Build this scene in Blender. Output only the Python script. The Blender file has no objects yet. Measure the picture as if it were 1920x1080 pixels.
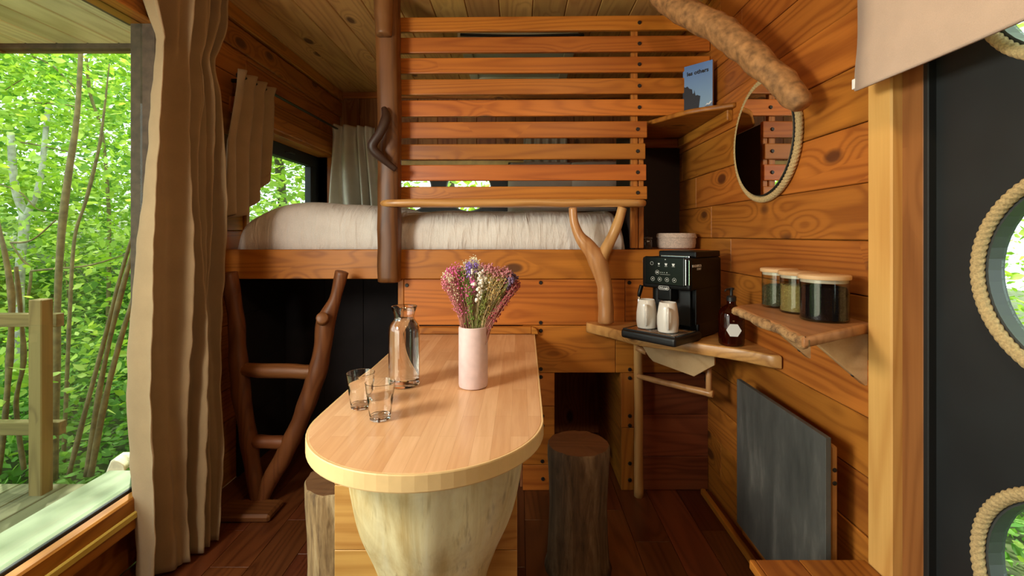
import bpy, bmesh, math, random
import numpy as np
from mathutils import Vector, Matrix, noise

random.seed(7); np.random.seed(7)
PI = math.pi
sc = bpy.context.scene
COL = sc.collection

# ------------------------------------------------------------------ camera, sky, light, exposure
F = 880.0; CX = 975.0; CY = 440.0; EYE = 1.22
cam_d = bpy.data.cameras.new('camera'); cam = bpy.data.objects.new('camera', cam_d); COL.objects.link(cam)
cam.location = (0, 0, EYE); cam.rotation_euler = (PI / 2, 0, 0)
cam_d.sensor_width = 36; cam_d.lens = 36 * F / 1920
cam_d.shift_x = -(CX - 960) / 1920; cam_d.shift_y = -(540 - CY) / 1920
cam_d.clip_start = 0.02; cam_d.clip_end = 200
sc.camera = cam
sc.view_settings.view_transform = 'Standard'; sc.view_settings.look = 'None'
sc.view_settings.gamma = 1; sc.view_settings.use_curve_mapping = False
sc.view_settings.exposure = 0.0

world = bpy.data.worlds.new('world'); sc.world = world; world.use_nodes = True
bg = world.node_tree.nodes['Background']
bg.inputs[0].default_value = (0.86, 0.97, 1.0, 1); bg.inputs[1].default_value = 3.0

def light(name, kind, loc, direction, energy, color, **kw):
    d = bpy.data.lights.new(name, kind); o = bpy.data.objects.new(name, d); COL.objects.link(o)
    o.location = loc
    o.rotation_euler = Vector(direction).to_track_quat('-Z', 'Y').to_euler()
    d.energy = energy; d.color = color
    for k, v in kw.items(): setattr(d, k, v)
    return o
light('sun', 'SUN', (0, 0, 10), (0.42, -0.55, -1.0), 12.0, (1.0, 0.97, 0.88), angle=0.02)
# daylight that comes in through the big left-hand window, beside the camera
light('window_daylight', 'AREA', (-1.36, 0.42, 1.62), (1.0, 0.55, -0.42), 30, (1.0, 0.93, 0.80),
      shape='RECTANGLE', size=0.42, size_y=0.38)
# softer daylight through the lower half of the same window
light('window_daylight_low', 'AREA', (-1.36, 0.25, 0.85), (1.0, 0.75, -0.10), 9, (1.0, 0.93, 0.72), shape='RECTANGLE', size=1.1, size_y=0.7)
# the cabin's warm ceiling lamp, above and behind the camera
light('ceiling_lamp_light', 'AREA', (0.25, 0.25, 2.2), (0.05, 0.75, -0.62), 6, (1.0, 0.76, 0.46), shape='DISK', size=0.16)

# ------------------------------------------------------------------ helpers
WM = {}
def at(px, py, Y): return Vector(((px - CX) / F * Y, Y, EYE - (py - CY) / F * Y))
def link(name, data, mat=None, parent=None, M=None):
    o = bpy.data.objects.new(name, data); COL.objects.link(o)
    M = M if M is not None else Matrix.Identity(4)
    o.matrix_basis = M
    if parent is not None:
        o.parent = parent; o.matrix_parent_inverse = WM[parent.name].inverted()
    WM[o.name] = M.copy()
    if mat is not None and data is not None and len(data.materials) == 0: data.materials.append(mat)
    return o
def empty(name, loc=(0, 0, 0), label=None, cat=None, group=None, kind=None):
    o = link(name, None, M=Matrix.Translation(Vector(loc)))
    return tag(o, label, cat, group, kind)
def tag(o, label=None, cat=None, group=None, kind=None):
    for k, v in (('label', label), ('category', cat), ('group', group), ('kind', kind)):
        if v: o[k] = v
    return o
def bm_mesh(bm, name='m', smooth=False):
    me = bpy.data.meshes.new(name); bm.normal_update(); bm.to_mesh(me); bm.free()
    if smooth: me.polygons.foreach_set('use_smooth', [True] * len(me.polygons))
    return me
def box_mesh(sx, sy, sz, bev=0.002, seg=1):
    bm = bmesh.new(); bmesh.ops.create_cube(bm, size=1)
    bmesh.ops.scale(bm, vec=(sx, sy, sz), verts=bm.verts)
    if bev > 0: bmesh.ops.bevel(bm, geom=bm.edges[:], offset=min(bev, .45 * min(sx, sy, sz)), segments=seg, affect='EDGES', profile=.6)
    return bm_mesh(bm)
def box(name, a, b, mat, parent=None, bev=0.002, seg=1, M=None):
    lo = Vector([min(a[i], b[i]) for i in range(3)]); hi = Vector([max(a[i], b[i]) for i in range(3)])
    s = hi - lo; T = Matrix.Translation((lo + hi) / 2)
    if M is not None: T = M @ T
    return link(name, box_mesh(s.x, s.y, s.z, bev, seg), mat, parent, T)
def centred(verts, faces, smooth):
    c = Vector(np.mean(np.array([tuple(v) for v in verts]), axis=0))
    me = bpy.data.meshes.new('m'); me.from_pydata([tuple(Vector(v) - c) for v in verts], [], faces); me.update()
    if smooth: me.polygons.foreach_set('use_smooth', [True] * len(me.polygons))
    return me, Matrix.Translation(c)
def mesh_obj(name, verts, faces, mat, parent=None, smooth=True, M=None):
    me, T = centred(verts, faces, smooth)
    bm = bmesh.new(); bm.from_mesh(me); bmesh.ops.recalc_face_normals(bm, faces=bm.faces[:]); bm.to_mesh(me); bm.free()
    if smooth: me.polygons.foreach_set('use_smooth', [True] * len(me.polygons))
    if M is not None: T = M @ T
    return link(name, me, mat, parent, T)
def catmull(pts, n, closed=False):
    pts = [tuple(p) for p in pts]; out = []; L = len(pts)
    segs = L if closed else L - 1
    for i in range(segs):
        g = lambda k: np.array(pts[(i + k) % L] if closed else pts[min(max(i + k, 0), L - 1)], float)
        p0, p1, p2, p3 = g(-1), g(0), g(1), g(2)
        for j in range(n):
            t = j / n
            out.append(.5 * ((2 * p1) + (-p0 + p2) * t + (2 * p0 - 5 * p1 + 4 * p2 - p3) * t * t + (-p0 + 3 * p1 - 3 * p2 + p3) * t ** 3))
    if not closed: out.append(np.array(pts[-1], float))
    return out
def sweep(points, sides=12, n=6, closed=False, rad=None, bump=0.0, bf=18, round_end=True):
    """points: (x,y,z,r) control list -> verts, faces. rad(theta, s) multiplies the radius."""
    P = catmull(points, n, closed); m = len(P)
    pos = [Vector(p[:3]) for p in P]; r = [max(p[3], 1e-4) for p in P]
    if not closed and round_end:   # slightly domed ends
        for e, d in ((0, 1), (m - 1, -1)):
            pass
    tan = [((pos[(i + 1) % m] if closed or i < m - 1 else pos[i]) - (pos[i - 1] if closed or i > 0 else pos[i])).normalized() for i in range(m)]
    ref = Vector((0, 0, 1)) if abs(tan[0].z) < .8 else Vector((1, 0, 0))
    u = (ref - tan[0] * ref.dot(tan[0])).normalized()
    V = []; s = 0; us = []
    for i in range(m):
        if i: s += (pos[i] - pos[i - 1]).length
        u = (u - tan[i] * u.dot(tan[i])).normalized(); w = tan[i].cross(u)
        for k in range(sides):
            th = 2 * PI * k / sides; rr = r[i] * (rad(th, s) if rad else 1)
            q = pos[i] + (u * math.cos(th) + w * math.sin(th)) * rr
            if bump: q += (u * math.cos(th) + w * math.sin(th)) * bump * noise.noise(q * bf)
            V.append(q)
    Fc = []
    for i in range(m if closed else m - 1):
        for k in range(sides):
            a = i * sides + k; b = i * sides + (k + 1) % sides; j = (i + 1) % m
            Fc.append((a, b, j * sides + (k + 1) % sides, j * sides + k))
    if not closed:
        for i, d in ((0, -1), (m - 1, 1)):
            c0 = len(V)
            for k in range(sides):   # inner ring for a chamfered end
                V.append(pos[i].lerp(V[i * sides + k], .8) + tan[i] * d * r[i] * .12)
            cc = len(V); V.append(pos[i] + tan[i] * d * r[i] * .15)
            for k in range(sides):
                a = i * sides + k; b = i * sides + (k + 1) % sides
                Fc.append((a, b, c0 + (k + 1) % sides, c0 + k)); Fc.append((c0 + k, c0 + (k + 1) % sides, cc))
    return V, Fc
def tube(name, points, mat, parent=None, **kw):
    V, Fc = sweep(points, **kw); return mesh_obj(name, V, Fc, mat, parent)
def lathe(name, prof, loc, mat, parent=None, n=40, closed=False, smooth=True, M=None):
    V = []; Fc = []; m = len(prof)
    for (r, z) in prof:
        for k in range(n):
            th = 2 * PI * k / n; V.append((loc[0] + r * math.cos(th), loc[1] + r * math.sin(th), loc[2] + z))
    for i in range(m - 1 if not closed else m):
        j = (i + 1) % m
        for k in range(n): Fc.append((i * n + k, i * n + (k + 1) % n, j * n + (k + 1) % n, j * n + k))
    if not closed:
        if prof[0][0] > 1e-5: Fc.append(tuple(range(n - 1, -1, -1)))
        if prof[-1][0] > 1e-5: Fc.append(tuple((m - 1) * n + k for k in range(n)))
    o = mesh_obj(name, V, Fc, mat, parent, smooth, M)
    bm = bmesh.new(); bm.from_mesh(o.data); bmesh.ops.remove_doubles(bm, verts=bm.verts, dist=1e-6)
    bmesh.ops.recalc_face_normals(bm, faces=bm.faces[:])
    for e in bm.edges:
        if len(e.link_faces) == 2 and e.calc_face_angle(0) > .7: e.smooth = False
    bm.to_mesh(o.data); bm.free()
    return o
def prism(name, outline, z0, z1, mat, parent=None, bev=0.003, M=None, holes=(), wob=0):
    """2D outline (x,y) extruded from z0 to z1 in the frame M; holes = list of point loops."""
    cu = bpy.data.curves.new('c', 'CURVE'); cu.dimensions = '2D'; cu.fill_mode = 'BOTH'
    b = min(bev, (z1 - z0) * .4); cu.extrude = (z1 - z0) / 2 - b; cu.bevel_depth = b; cu.bevel_resolution = 1; cu.offset = -b
    c = Vector((np.mean([p[0] for p in outline]), np.mean([p[1] for p in outline])))
    for loop in [outline] + list(holes):
        sp = cu.splines.new('POLY'); sp.points.add(len(loop) - 1)
        for i, p in enumerate(loop): sp.points[i].co = (p[0] - c.x, p[1] - c.y, 0, 1)
        sp.use_cyclic_u = True
    t = bpy.data.objects.new('t', cu); COL.objects.link(t)
    me = bpy.data.meshes.new_from_object(t); bpy.data.objects.remove(t)
    me.materials.clear()
    T = Matrix.Translation((c.x, c.y, (z0 + z1) / 2))
    return link(name, me, mat, parent, (M @ T) if M is not None else T)
def circle(cx, cy, r, n=48): return [(cx + r * math.cos(2 * PI * k / n), cy + r * math.sin(2 * PI * k / n)) for k in range(n)]
# frames: XZ plane seen from the front (local x->X, y->Z, z->-Y), YZ plane (local x->Y, y->Z, z->X)
def FR(Y=0): return Matrix(((1, 0, 0, 0), (0, 0, -1, Y), (0, 1, 0, 0), (0, 0, 0, 1)))
def SD(X=0): return Matrix(((0, 0, 1, X), (1, 0, 0, 0), (0, 1, 0, 0), (0, 0, 0, 1)))
def text(name, s, size, M, mat, parent, ext=0.0004, off=0.0, align='LEFT', sx=1):
    cu = bpy.data.curves.new('t', 'FONT'); cu.body = s; cu.size = size; cu.extrude = ext; cu.offset = off; cu.align_x = align; cu.resolution_u = 2
    t = bpy.data.objects.new('t', cu); COL.objects.link(t); me = bpy.data.meshes.new_from_object(t); bpy.data.objects.remove(t)
    me.materials.clear()
    return link(name, me, mat, parent, M @ Matrix.Diagonal((sx, 1, 1, 1)))

# ------------------------------------------------------------------ materials
def mat_base(name):
    m = bpy.data.materials.new(name); m.use_nodes = True; nt = m.node_tree
    return m, nt, nt.nodes['Principled BSDF']
def N(nt, t, **kw):
    n = nt.nodes.new(t)
    for k, v in kw.items(): setattr(n, k, v)
    return n
def ramp(nt, stops):
    r = N(nt, 'ShaderNodeValToRGB'); e = r.color_ramp.elements
    while len(e) < len(stops): e.new(.5)
    for i, (p, c) in enumerate(stops): e[i].position = p; e[i].color = (*c, 1)
    return r
def mathn(nt, op, a=None, b=None, c=None):
    n = N(nt, 'ShaderNodeMath', operation=op)
    for i, v in enumerate((a, b, c)):
        if v is None: continue
        if isinstance(v, (int, float)): n.inputs[i].default_value = v
        else: nt.links.new(v, n.inputs[i])
    return n.outputs[0]
def mixc(nt, f, a, b, bt='MIX'):
    n = N(nt, 'ShaderNodeMix', data_type='RGBA', blend_type=bt)
    for i, v in ((0, f), (6, a), (7, b)):
        if isinstance(v, (int, float)): n.inputs[i].default_value = v
        elif isinstance(v, tuple): n.inputs[i].default_value = (*v, 1)
        else: nt.links.new(v, n.inputs[i])
    return n.outputs[2]
def wood(name, dark, light_, axis, rough=.45, grain=1.0, knots=.5, tone=.3, knotcol=(.07, .022, .008), spec=.4, bump=.15, freq=1.0):
    m, nt, b = mat_base(name)
    tc = N(nt, 'ShaderNodeTexCoord'); oi = N(nt, 'ShaderNodeObjectInfo')
    off = N(nt, 'ShaderNodeVectorMath', operation='MULTIPLY_ADD')
    comb = N(nt, 'ShaderNodeCombineXYZ')
    for i in range(3): nt.links.new(oi.outputs['Random'], comb.inputs[i])
    nt.links.new(comb.outputs[0], off.inputs[0]); off.inputs[1].default_value = (31.7, 57.3, 43.1); nt.links.new(tc.outputs['Object'], off.inputs[2])
    def mapped(al, ac):
        mp = N(nt, 'ShaderNodeMapping'); s = [ac, ac, ac]; s[axis] = al
        mp.inputs['Scale'].default_value = s; nt.links.new(off.outputs[0], mp.inputs[0]); return mp.outputs[0]
    n1 = N(nt, 'ShaderNodeTexNoise'); n1.inputs['Scale'].default_value = 1; n1.inputs['Detail'].default_value = 1.5; n1.inputs['Roughness'].default_value = .45
    nt.links.new(mapped(.42 * freq, 6.0 * freq), n1.inputs[0])
    # knots: sparse voronoi cells
    vo = N(nt, 'ShaderNodeTexVoronoi'); vo.inputs['Scale'].default_value = 1; nt.links.new(mapped(3.6, 7.0), vo.inputs[0])
    sep = N(nt, 'ShaderNodeSeparateColor'); nt.links.new(vo.outputs['Color'], sep.inputs[0])
    pick = mathn(nt, 'GREATER_THAN', sep.outputs[0], 1 - knots * .85)
    near = N(nt, 'ShaderNodeMapRange'); near.inputs['From Min'].default_value = .12; near.inputs['From Max'].default_value = .6
    near.inputs['To Min'].default_value = 1; near.inputs['To Max'].default_value = 0; nt.links.new(vo.outputs['Distance'], near.inputs[0])
    nearp = mathn(nt, 'MULTIPLY', near.outputs[0], pick)
    pull = mathn(nt, 'MULTIPLY', mathn(nt, 'MULTIPLY', nearp, nearp), .17)
    v = mathn(nt, 'ADD', n1.outputs[0], pull)
    ring = mathn(nt, 'SINE', mathn(nt, 'MULTIPLY', v, 105 * grain))
    ring = mathn(nt, 'MULTIPLY_ADD', ring, .5, .5)
    ring = mathn(nt, 'POWER', ring, 2.2)
    n2 = N(nt, 'ShaderNodeTexNoise'); n2.inputs['Scale'].default_value = 1; n2.inputs['Detail'].default_value = 3
    nt.links.new(mapped(6, 170), n2.inputs[0])
    n3 = N(nt, 'ShaderNodeTexNoise'); n3.inputs['Scale'].default_value = 1; n3.inputs['Detail'].default_value = 2
    nt.links.new(mapped(1.6, 7), n3.inputs[0])
    f = mathn(nt, 'MULTIPLY_ADD', ring, .30, mathn(nt, 'MULTIPLY_ADD', n3.outputs[0], .9, -.12))
    f = mathn(nt, 'MULTIPLY_ADD', n2.outputs[0], .3, mathn(nt, 'SUBTRACT', f, .12))
    r = ramp(nt, [(.12, light_), (.95, dark)]); nt.links.new(f, r.inputs[0])
    kr = N(nt, 'ShaderNodeMapRange'); kr.inputs['From Min'].default_value = .12; kr.inputs['From Max'].default_value = .20
    kr.inputs['To Min'].default_value = .85; kr.inputs['To Max'].default_value = 0; nt.links.new(vo.outputs['Distance'], kr.inputs[0])
    c = mixc(nt, mathn(nt, 'MULTIPLY', kr.outputs[0], pick), r.outputs[0], knotcol)
    hsv = N(nt, 'ShaderNodeHueSaturation'); nt.links.new(c, hsv.inputs['Color'])
    wn = N(nt, 'ShaderNodeTexWhiteNoise', noise_dimensions='1D'); nt.links.new(oi.outputs['Random'], wn.inputs['W'])
    nt.links.new(mathn(nt, 'MULTIPLY_ADD', wn.outputs[0], tone, 1 - tone / 2), hsv.inputs['Value'])
    nt.links.new(mathn(nt, 'MULTIPLY_ADD', oi.outputs['Random'], .014, .493), hsv.inputs['Hue'])
    nt.links.new(hsv.outputs[0], b.inputs['Base Color'])
    b.inputs['Roughness'].default_value = rough; b.inputs['Specular IOR Level'].default_value = spec
    bp = N(nt, 'ShaderNodeBump'); bp.inputs['Strength'].default_value = bump; bp.inputs['Distance'].default_value = .002
    nt.links.new(f, bp.inputs['Height']); nt.links.new(bp.outputs[0], b.inputs['Normal'])
    return m
def plain(name, col, rough=.5, metal=0, spec=.5, bump=0, bscale=60, var=0, **kw):
    m, nt, b = mat_base(name); b.inputs['Base Color'].default_value = (*col, 1)
    b.inputs['Roughness'].default_value = rough; b.inputs['Metallic'].default_value = metal; b.inputs['Specular IOR Level'].default_value = spec
    if bump or var:
        tc = N(nt, 'ShaderNodeTexCoord'); n = N(nt, 'ShaderNodeTexNoise'); n.inputs['Scale'].default_value = bscale; n.inputs['Detail'].default_value = 3
        nt.links.new(tc.outputs['Object'], n.inputs[0])
        if bump:
            bp = N(nt, 'ShaderNodeBump'); bp.inputs['Strength'].default_value = bump; bp.inputs['Distance'].default_value = .003
            nt.links.new(n.outputs[0], bp.inputs['Height']); nt.links.new(bp.outputs[0], b.inputs['Normal'])
        if var:
            r = ramp(nt, [(.3, tuple(x * (1 - var) for x in col)), (.7, tuple(min(1, x * (1 + var)) for x in col))])
            nt.links.new(n.outputs[0], r.inputs[0]); nt.links.new(r.outputs[0], b.inputs['Base Color'])
    for k, v in kw.items(): b.inputs[k].default_value = v
    return m
PD, PL = (.20, .051, .006), (.53, .195, .027)
pine = [wood('pine_x', PD, PL, 0), wood('pine_y', PD, PL, 1), wood('pine_z', PD, PL, 2)]
slatw = wood('slat_larch', (.27, .064, .006), (.55, .175, .021), 0, knots=.3, rough=.42)
boardw = wood('front_board_larch', (.23, .056, .006), (.56, .185, .024), 0, knots=.5, rough=.45, tone=.25)
floorw = wood('floor_dark', (.060, .014, .005), (.17, .050, .016), 1, knots=.1, rough=.33, tone=.6)
ceilw = wood('ceiling_pine', (.38, .17, .045), (.70, .39, .12), 1, knots=.45, rough=.6, tone=.3)
backw = wood('back_wall_pine', (.17, .05, .014), (.40, .16, .050), 2, knots=.6, rough=.6)
postw = wood('door_post_pine', (.55, .26, .055), (.80, .48, .14), 2, knots=.2, rough=.5, tone=.05, freq=.8)
postd = wood('door_frame_pine', (.20, .065, .015), (.38, .15, .04), 2, knots=.4, rough=.5)
trunkw = wood('debarked_trunk', (.07, .024, .006), (.21, .082, .020), 2, knots=.3, rough=.45, tone=.05)
ladderw = wood('ladder_wood', (.09, .026, .008), (.24, .085, .026), 2, knots=.3, rough=.45, tone=.1)
branchw = wood('polished_branch', (.42, .19, .06), (.68, .37, .14), 2, knots=.15, rough=.3, tone=.05, spec=.6, grain=.5)
slabx = wood('live_edge_wood', (.33, .13, .035), (.66, .34, .11), 0, knots=.25, rough=.35, tone=.1, spec=.6)
paleb = wood('pale_bracket_wood', (.45, .27, .10), (.66, .46, .22), 2, knots=.0, rough=.6, tone=.1, grain=.5)
jarshelfw = wood('jar_shelf_wood', (.25, .09, .03), (.48, .21, .08), 1, knots=.2, rough=.5, tone=.05)
soffw = wood('canopy_boards', (.50, .41, .22), (.88, .79, .54), 1, knots=.15, rough=.7, tone=.3, grain=.5)
deckw = wood('weathered_deck', (.10, .095, .04), (.24, .235, .11), 1, knots=.1, rough=.8, tone=.3, knotcol=(.08, .07, .04))
railw = wood('weathered_post', (.10, .072, .018), (.25, .19, .060), 2, knots=.1, rough=.8, tone=.2, knotcol=(.08, .06, .03))
railx = wood('weathered_rail', (.10, .072, .018), (.25, .19, .060), 0, knots=.1, rough=.8, tone=.2, knotcol=(.08, .06, .03))
stumpw = wood('stump_bark', (.05, .026, .010), (.20, .105, .045), 2, knots=.25, rough=.75, tone=.05, grain=.45, freq=2.4, bump=.8)
stumpl = wood('pale_stump', (.12, .07, .025), (.46, .31, .15), 2, knots=.25, rough=.7, tone=.05, grain=.45, freq=2.4, bump=.8)
stumptop = wood('stump_top', (.09, .038, .014), (.19, .090, .036), 0, knots=0, rough=.6, tone=.1, grain=.8)
def bark(name, c1, c2, c3, along=3.5, across=26, rough=.8, bstr=.9, blot=.5):
    m, nt, b = mat_base(name); tc = N(nt, 'ShaderNodeTexCoord')
    def nz(al, ac, det, dist=0):
        mp = N(nt, 'ShaderNodeMapping'); mp.inputs['Scale'].default_value = (ac, ac, al); nt.links.new(tc.outputs['Object'], mp.inputs[0])
        n = N(nt, 'ShaderNodeTexNoise'); n.inputs['Scale'].default_value = 1; n.inputs['Detail'].default_value = det; n.inputs['Roughness'].default_value = .65; n.inputs['Distortion'].default_value = dist
        nt.links.new(mp.outputs[0], n.inputs[0]); return n.outputs[0]
    a = nz(along, across, 7, .5); c = nz(5, 7, 4, .8); d = nz(along * 2.5, across * 3, 3)
    r = ramp(nt, [(.32, c1), (.52, c2), (.72, c3)]); nt.links.new(a, r.inputs[0])
    r2 = ramp(nt, [(.35, (.45, .38, .28)), (.6, (1, 1, 1))]); nt.links.new(c, r2.inputs[0])
    r3 = ramp(nt, [(.30, (.35, .28, .18)), (.42, (1, 1, 1))]); nt.links.new(d, r3.inputs[0])
    x = mixc(nt, blot, r.outputs[0], r2.outputs[0], 'MULTIPLY'); nt.links.new(mixc(nt, blot, x, r3.outputs[0], 'MULTIPLY'), b.inputs['Base Color'])
    b.inputs['Roughness'].default_value = rough
    bp = N(nt, 'ShaderNodeBump'); bp.inputs['Strength'].default_value = bstr; bp.inputs['Distance'].default_value = .006; nt.links.new(a, bp.inputs['Height']); nt.links.new(bp.outputs[0], b.inputs['Normal'])
    return m
stumpw = bark('dark_log_bark', (.045, .025, .010), (.16, .090, .040), (.30, .20, .10))
stumpl = bark('pale_log_bark', (.10, .05, .02), (.36, .23, .10), (.58, .44, .24), blot=.7)
palelog = bark('pale_trunk', (.66, .48, .20), (.86, .74, .42), (.95, .88, .62), along=2.2, across=16, rough=.5, bstr=.15, blot=.42)
palelog_old = wood('pale_log', (.55, .42, .17), (.86, .74, .42), 2, knots=.10, rough=.45, tone=.0, grain=.22, freq=1.6, bump=.2, knotcol=(.3, .16, .06))
greywood = plain('grey_timber', (.10, .065, .04), .8, bump=.3, var=.3, bscale=30)
sapling = plain('sapling_bark', (.17, .135, .045), .8, bump=.4, var=.4, bscale=25)
birch = plain('birch_bark', (.42, .42, .34), .8, bump=.3, var=.5, bscale=14)
black = plain('black_metal', (.012, .012, .012), .4)
gasket = plain('black_rubber', (.008, .009, .009), .6)
darkdoor = plain('dark_door_paint', (.012, .014, .015), .55, bump=.1, var=.25, bscale=6)
slate = None

def table_mat():
    m, nt, b = mat_base('beech_staves'); tc = N(nt, 'ShaderNodeTexCoord'); mp = N(nt, 'ShaderNodeMapping')
    mp.inputs['Rotation'].default_value = (0, 0, PI / 2); nt.links.new(tc.outputs['Object'], mp.inputs[0])
    br = N(nt, 'ShaderNodeTexBrick'); br.offset = .37; br.inputs['Scale'].default_value = 1; br.inputs['Mortar Size'].default_value = .0002
    br.inputs['Brick Width'].default_value = .33; br.inputs['Row Height'].default_value = .042; br.inputs['Bias'].default_value = -.1
    br.inputs['Color1'].default_value = (.86, .54, .30, 1); br.inputs['Color2'].default_value = (.72, .40, .19, 1); br.inputs['Mortar'].default_value = (.5, .27, .11, 1)
    nt.links.new(mp.outputs[0], br.inputs[0])
    m2 = N(nt, 'ShaderNodeMapping'); m2.inputs['Scale'].default_value = (90, 6, 90); nt.links.new(tc.outputs['Object'], m2.inputs[0])
    n = N(nt, 'ShaderNodeTexNoise'); n.inputs['Scale'].default_value = 1; n.inputs['Detail'].default_value = 3; nt.links.new(m2.outputs[0], n.inputs[0])
    r = ramp(nt, [(.3, (.86, .80, .74)), (.7, (1, 1, 1))]); nt.links.new(n.outputs[0], r.inputs[0])
    nt.links.new(mixc(nt, .8, br.outputs[0], r.outputs[0], 'MULTIPLY'), b.inputs['Base Color'])
    b.inputs['Roughness'].default_value = .22; b.inputs['Specular IOR Level'].default_value = .45
    return m
beech = table_mat()
beech_edge = plain('beech_edge_band', (.80, .55, .26), .4, var=.06, bscale=20)
panelboard = wood('knotty_panel', (.40, .16, .035), (.72, .40, .12), 0, knots=.5, rough=.4, tone=.1)

def fabric(name, col, scale=700, bump=.25, sheen=.2, trans=0, rough=.9):
    m, nt, b = mat_base(name); tc = N(nt, 'ShaderNodeTexCoord'); n = N(nt, 'ShaderNodeTexNoise'); n.inputs['Scale'].default_value = scale; n.inputs['Detail'].default_value = 2
    nt.links.new(tc.outputs['Object'], n.inputs[0])
    n2 = N(nt, 'ShaderNodeTexNoise'); n2.inputs['Scale'].default_value = 12; n2.inputs['Detail'].default_value = 5; nt.links.new(tc.outputs['Object'], n2.inputs[0])
    f = mathn(nt, 'MULTIPLY_ADD', n.outputs[0], .5, mathn(nt, 'MULTIPLY', n2.outputs[0], .5))
    r = ramp(nt, [(.3, tuple(c * .86 for c in col)), (.7, tuple(min(1, c * 1.08) for c in col))]); nt.links.new(f, r.inputs[0]); nt.links.new(r.outputs[0], b.inputs['Base Color'])
    bp = N(nt, 'ShaderNodeBump'); bp.inputs['Strength'].default_value = bump; bp.inputs['Distance'].default_value = .001
    nt.links.new(n.outputs[0], bp.inputs['Height']); nt.links.new(bp.outputs[0], b.inputs['Normal'])
    b.inputs['Roughness'].default_value = rough; b.inputs['Specular IOR Level'].default_value = .15; b.inputs['Sheen Weight'].default_value = sheen
    if trans:
        t = N(nt, 'ShaderNodeBsdfTranslucent'); nt.links.new(r.outputs[0], t.inputs[0]); mx = N(nt, 'ShaderNodeMixShader'); mx.inputs[0].default_value = trans
        nt.links.new(b.outputs[0], mx.inputs[1]); nt.links.new(t.outputs[0], mx.inputs[2])
        nt.links.new(mx.outputs[0], nt.nodes['Material Output'].inputs[0])
    return m
curtain_m = fabric('beige_linen', (.47, .325, .18), trans=.25)
curtain2_m = fabric('pale_linen', (.70, .62, .50), trans=.2)
blind_m = fabric('blind_linen', (.62, .46, .36), trans=.1)
sheet_m = fabric('white_sheet', (.80, .74, .68), scale=300, bump=.1, sheen=.1)
def wrinkle(m, sc_, dist):
    nt = m.node_tree; b = nt.nodes['Principled BSDF']; tc = N(nt, 'ShaderNodeTexCoord'); mp = N(nt, 'ShaderNodeMapping'); mp.inputs['Scale'].default_value = sc_
    mp.inputs['Rotation'].default_value = (0, .35, 0)
    n = N(nt, 'ShaderNodeTexNoise'); n.inputs['Scale'].default_value = 1; n.inputs['Detail'].default_value = 3; n.inputs['Distortion'].default_value = .6
    nt.links.new(tc.outputs['Object'], mp.inputs[0]); nt.links.new(mp.outputs[0], n.inputs[0])
    bp = N(nt, 'ShaderNodeBump'); bp.inputs['Strength'].default_value = 1; bp.inputs['Distance'].default_value = dist
    nt.links.new(mathn(nt, 'POWER', n.outputs[0], 2), bp.inputs['Height']); nt.links.new(b.inputs['Normal'].links[0].from_socket, bp.inputs['Normal']); nt.links.new(bp.outputs[0], b.inputs['Normal'])
wrinkle(sheet_m, (30, 7, 6), .012)
pillow_m = fabric('pillow_cotton', (.80, .70, .60), scale=300, bump=.1)
boucle = plain('boucle_cream', (.62, .50, .42), .95, bump=1.0, var=.2, bscale=160)

def glass_thin(name, tint=(.96, 1, .98), gl=.10):
    m, nt, b = mat_base(name); nt.nodes.remove(b)
    t = N(nt, 'ShaderNodeBsdfTransparent'); t.inputs[0].default_value = (*tint, 1)
    g = N(nt, 'ShaderNodeBsdfGlossy'); g.inputs['Roughness'].default_value = .02
    lw = N(nt, 'ShaderNodeLayerWeight'); lw.inputs[0].default_value = .5
    fr = mathn(nt, 'MULTIPLY_ADD', mathn(nt, 'POWER', lw.outputs['Facing'], 4.0), .7, .03)
    mx = N(nt, 'ShaderNodeMixShader'); nt.links.new(fr, mx.inputs[0]); nt.links.new(t.outputs[0], mx.inputs[1]); nt.links.new(g.outputs[0], mx.inputs[2])
    nt.links.new(mx.outputs[0], nt.nodes['Material Output'].inputs[0]); return m
pane_m = glass_thin('window_glass')
jar_m = glass_thin('jar_glass', (.93, .95, .93))
glass_m = plain('clear_glass', (1, 1, 1), .0, **{'Transmission Weight': 1.0, 'IOR': 1.46})
water_m = plain('water', (1, 1, 1), .0, **{'Transmission Weight': 1.0, 'IOR': 1.33})
amber_m = plain('amber_glass', (.13, .014, .003), .04, **{'Transmission Weight': .85, 'IOR': 1.4})
mirror_m = plain('mirror_silver', (.9, .9, .9), .01, 1.0)
chrome = plain('chrome', (.75, .76, .78), .12, 1.0)
blackgloss = plain('black_gloss_plastic', (.004, .005, .005), .15, spec=.3)
blackmat = plain('black_plastic', (.004, .004, .004), .35, spec=.18)
blacktray = plain('black_tray_plastic', (.008, .008, .008), .45)
white_print = plain('white_print', (.75, .77, .75), .6)
ceramic = plain('white_ceramic', (.80, .77, .70), .22, spec=.5, bump=.05, bscale=60)
pinkcer = plain('pink_ceramic', (.70, .52, .50), .55, var=.06, bscale=50)
ropem = plain('hemp_rope', (.50, .36, .17), .9, bump=.6, var=.25, bscale=260)
brassm = plain('pewter_tag', (.5, .42, .3), .35, 1.0)

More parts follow.
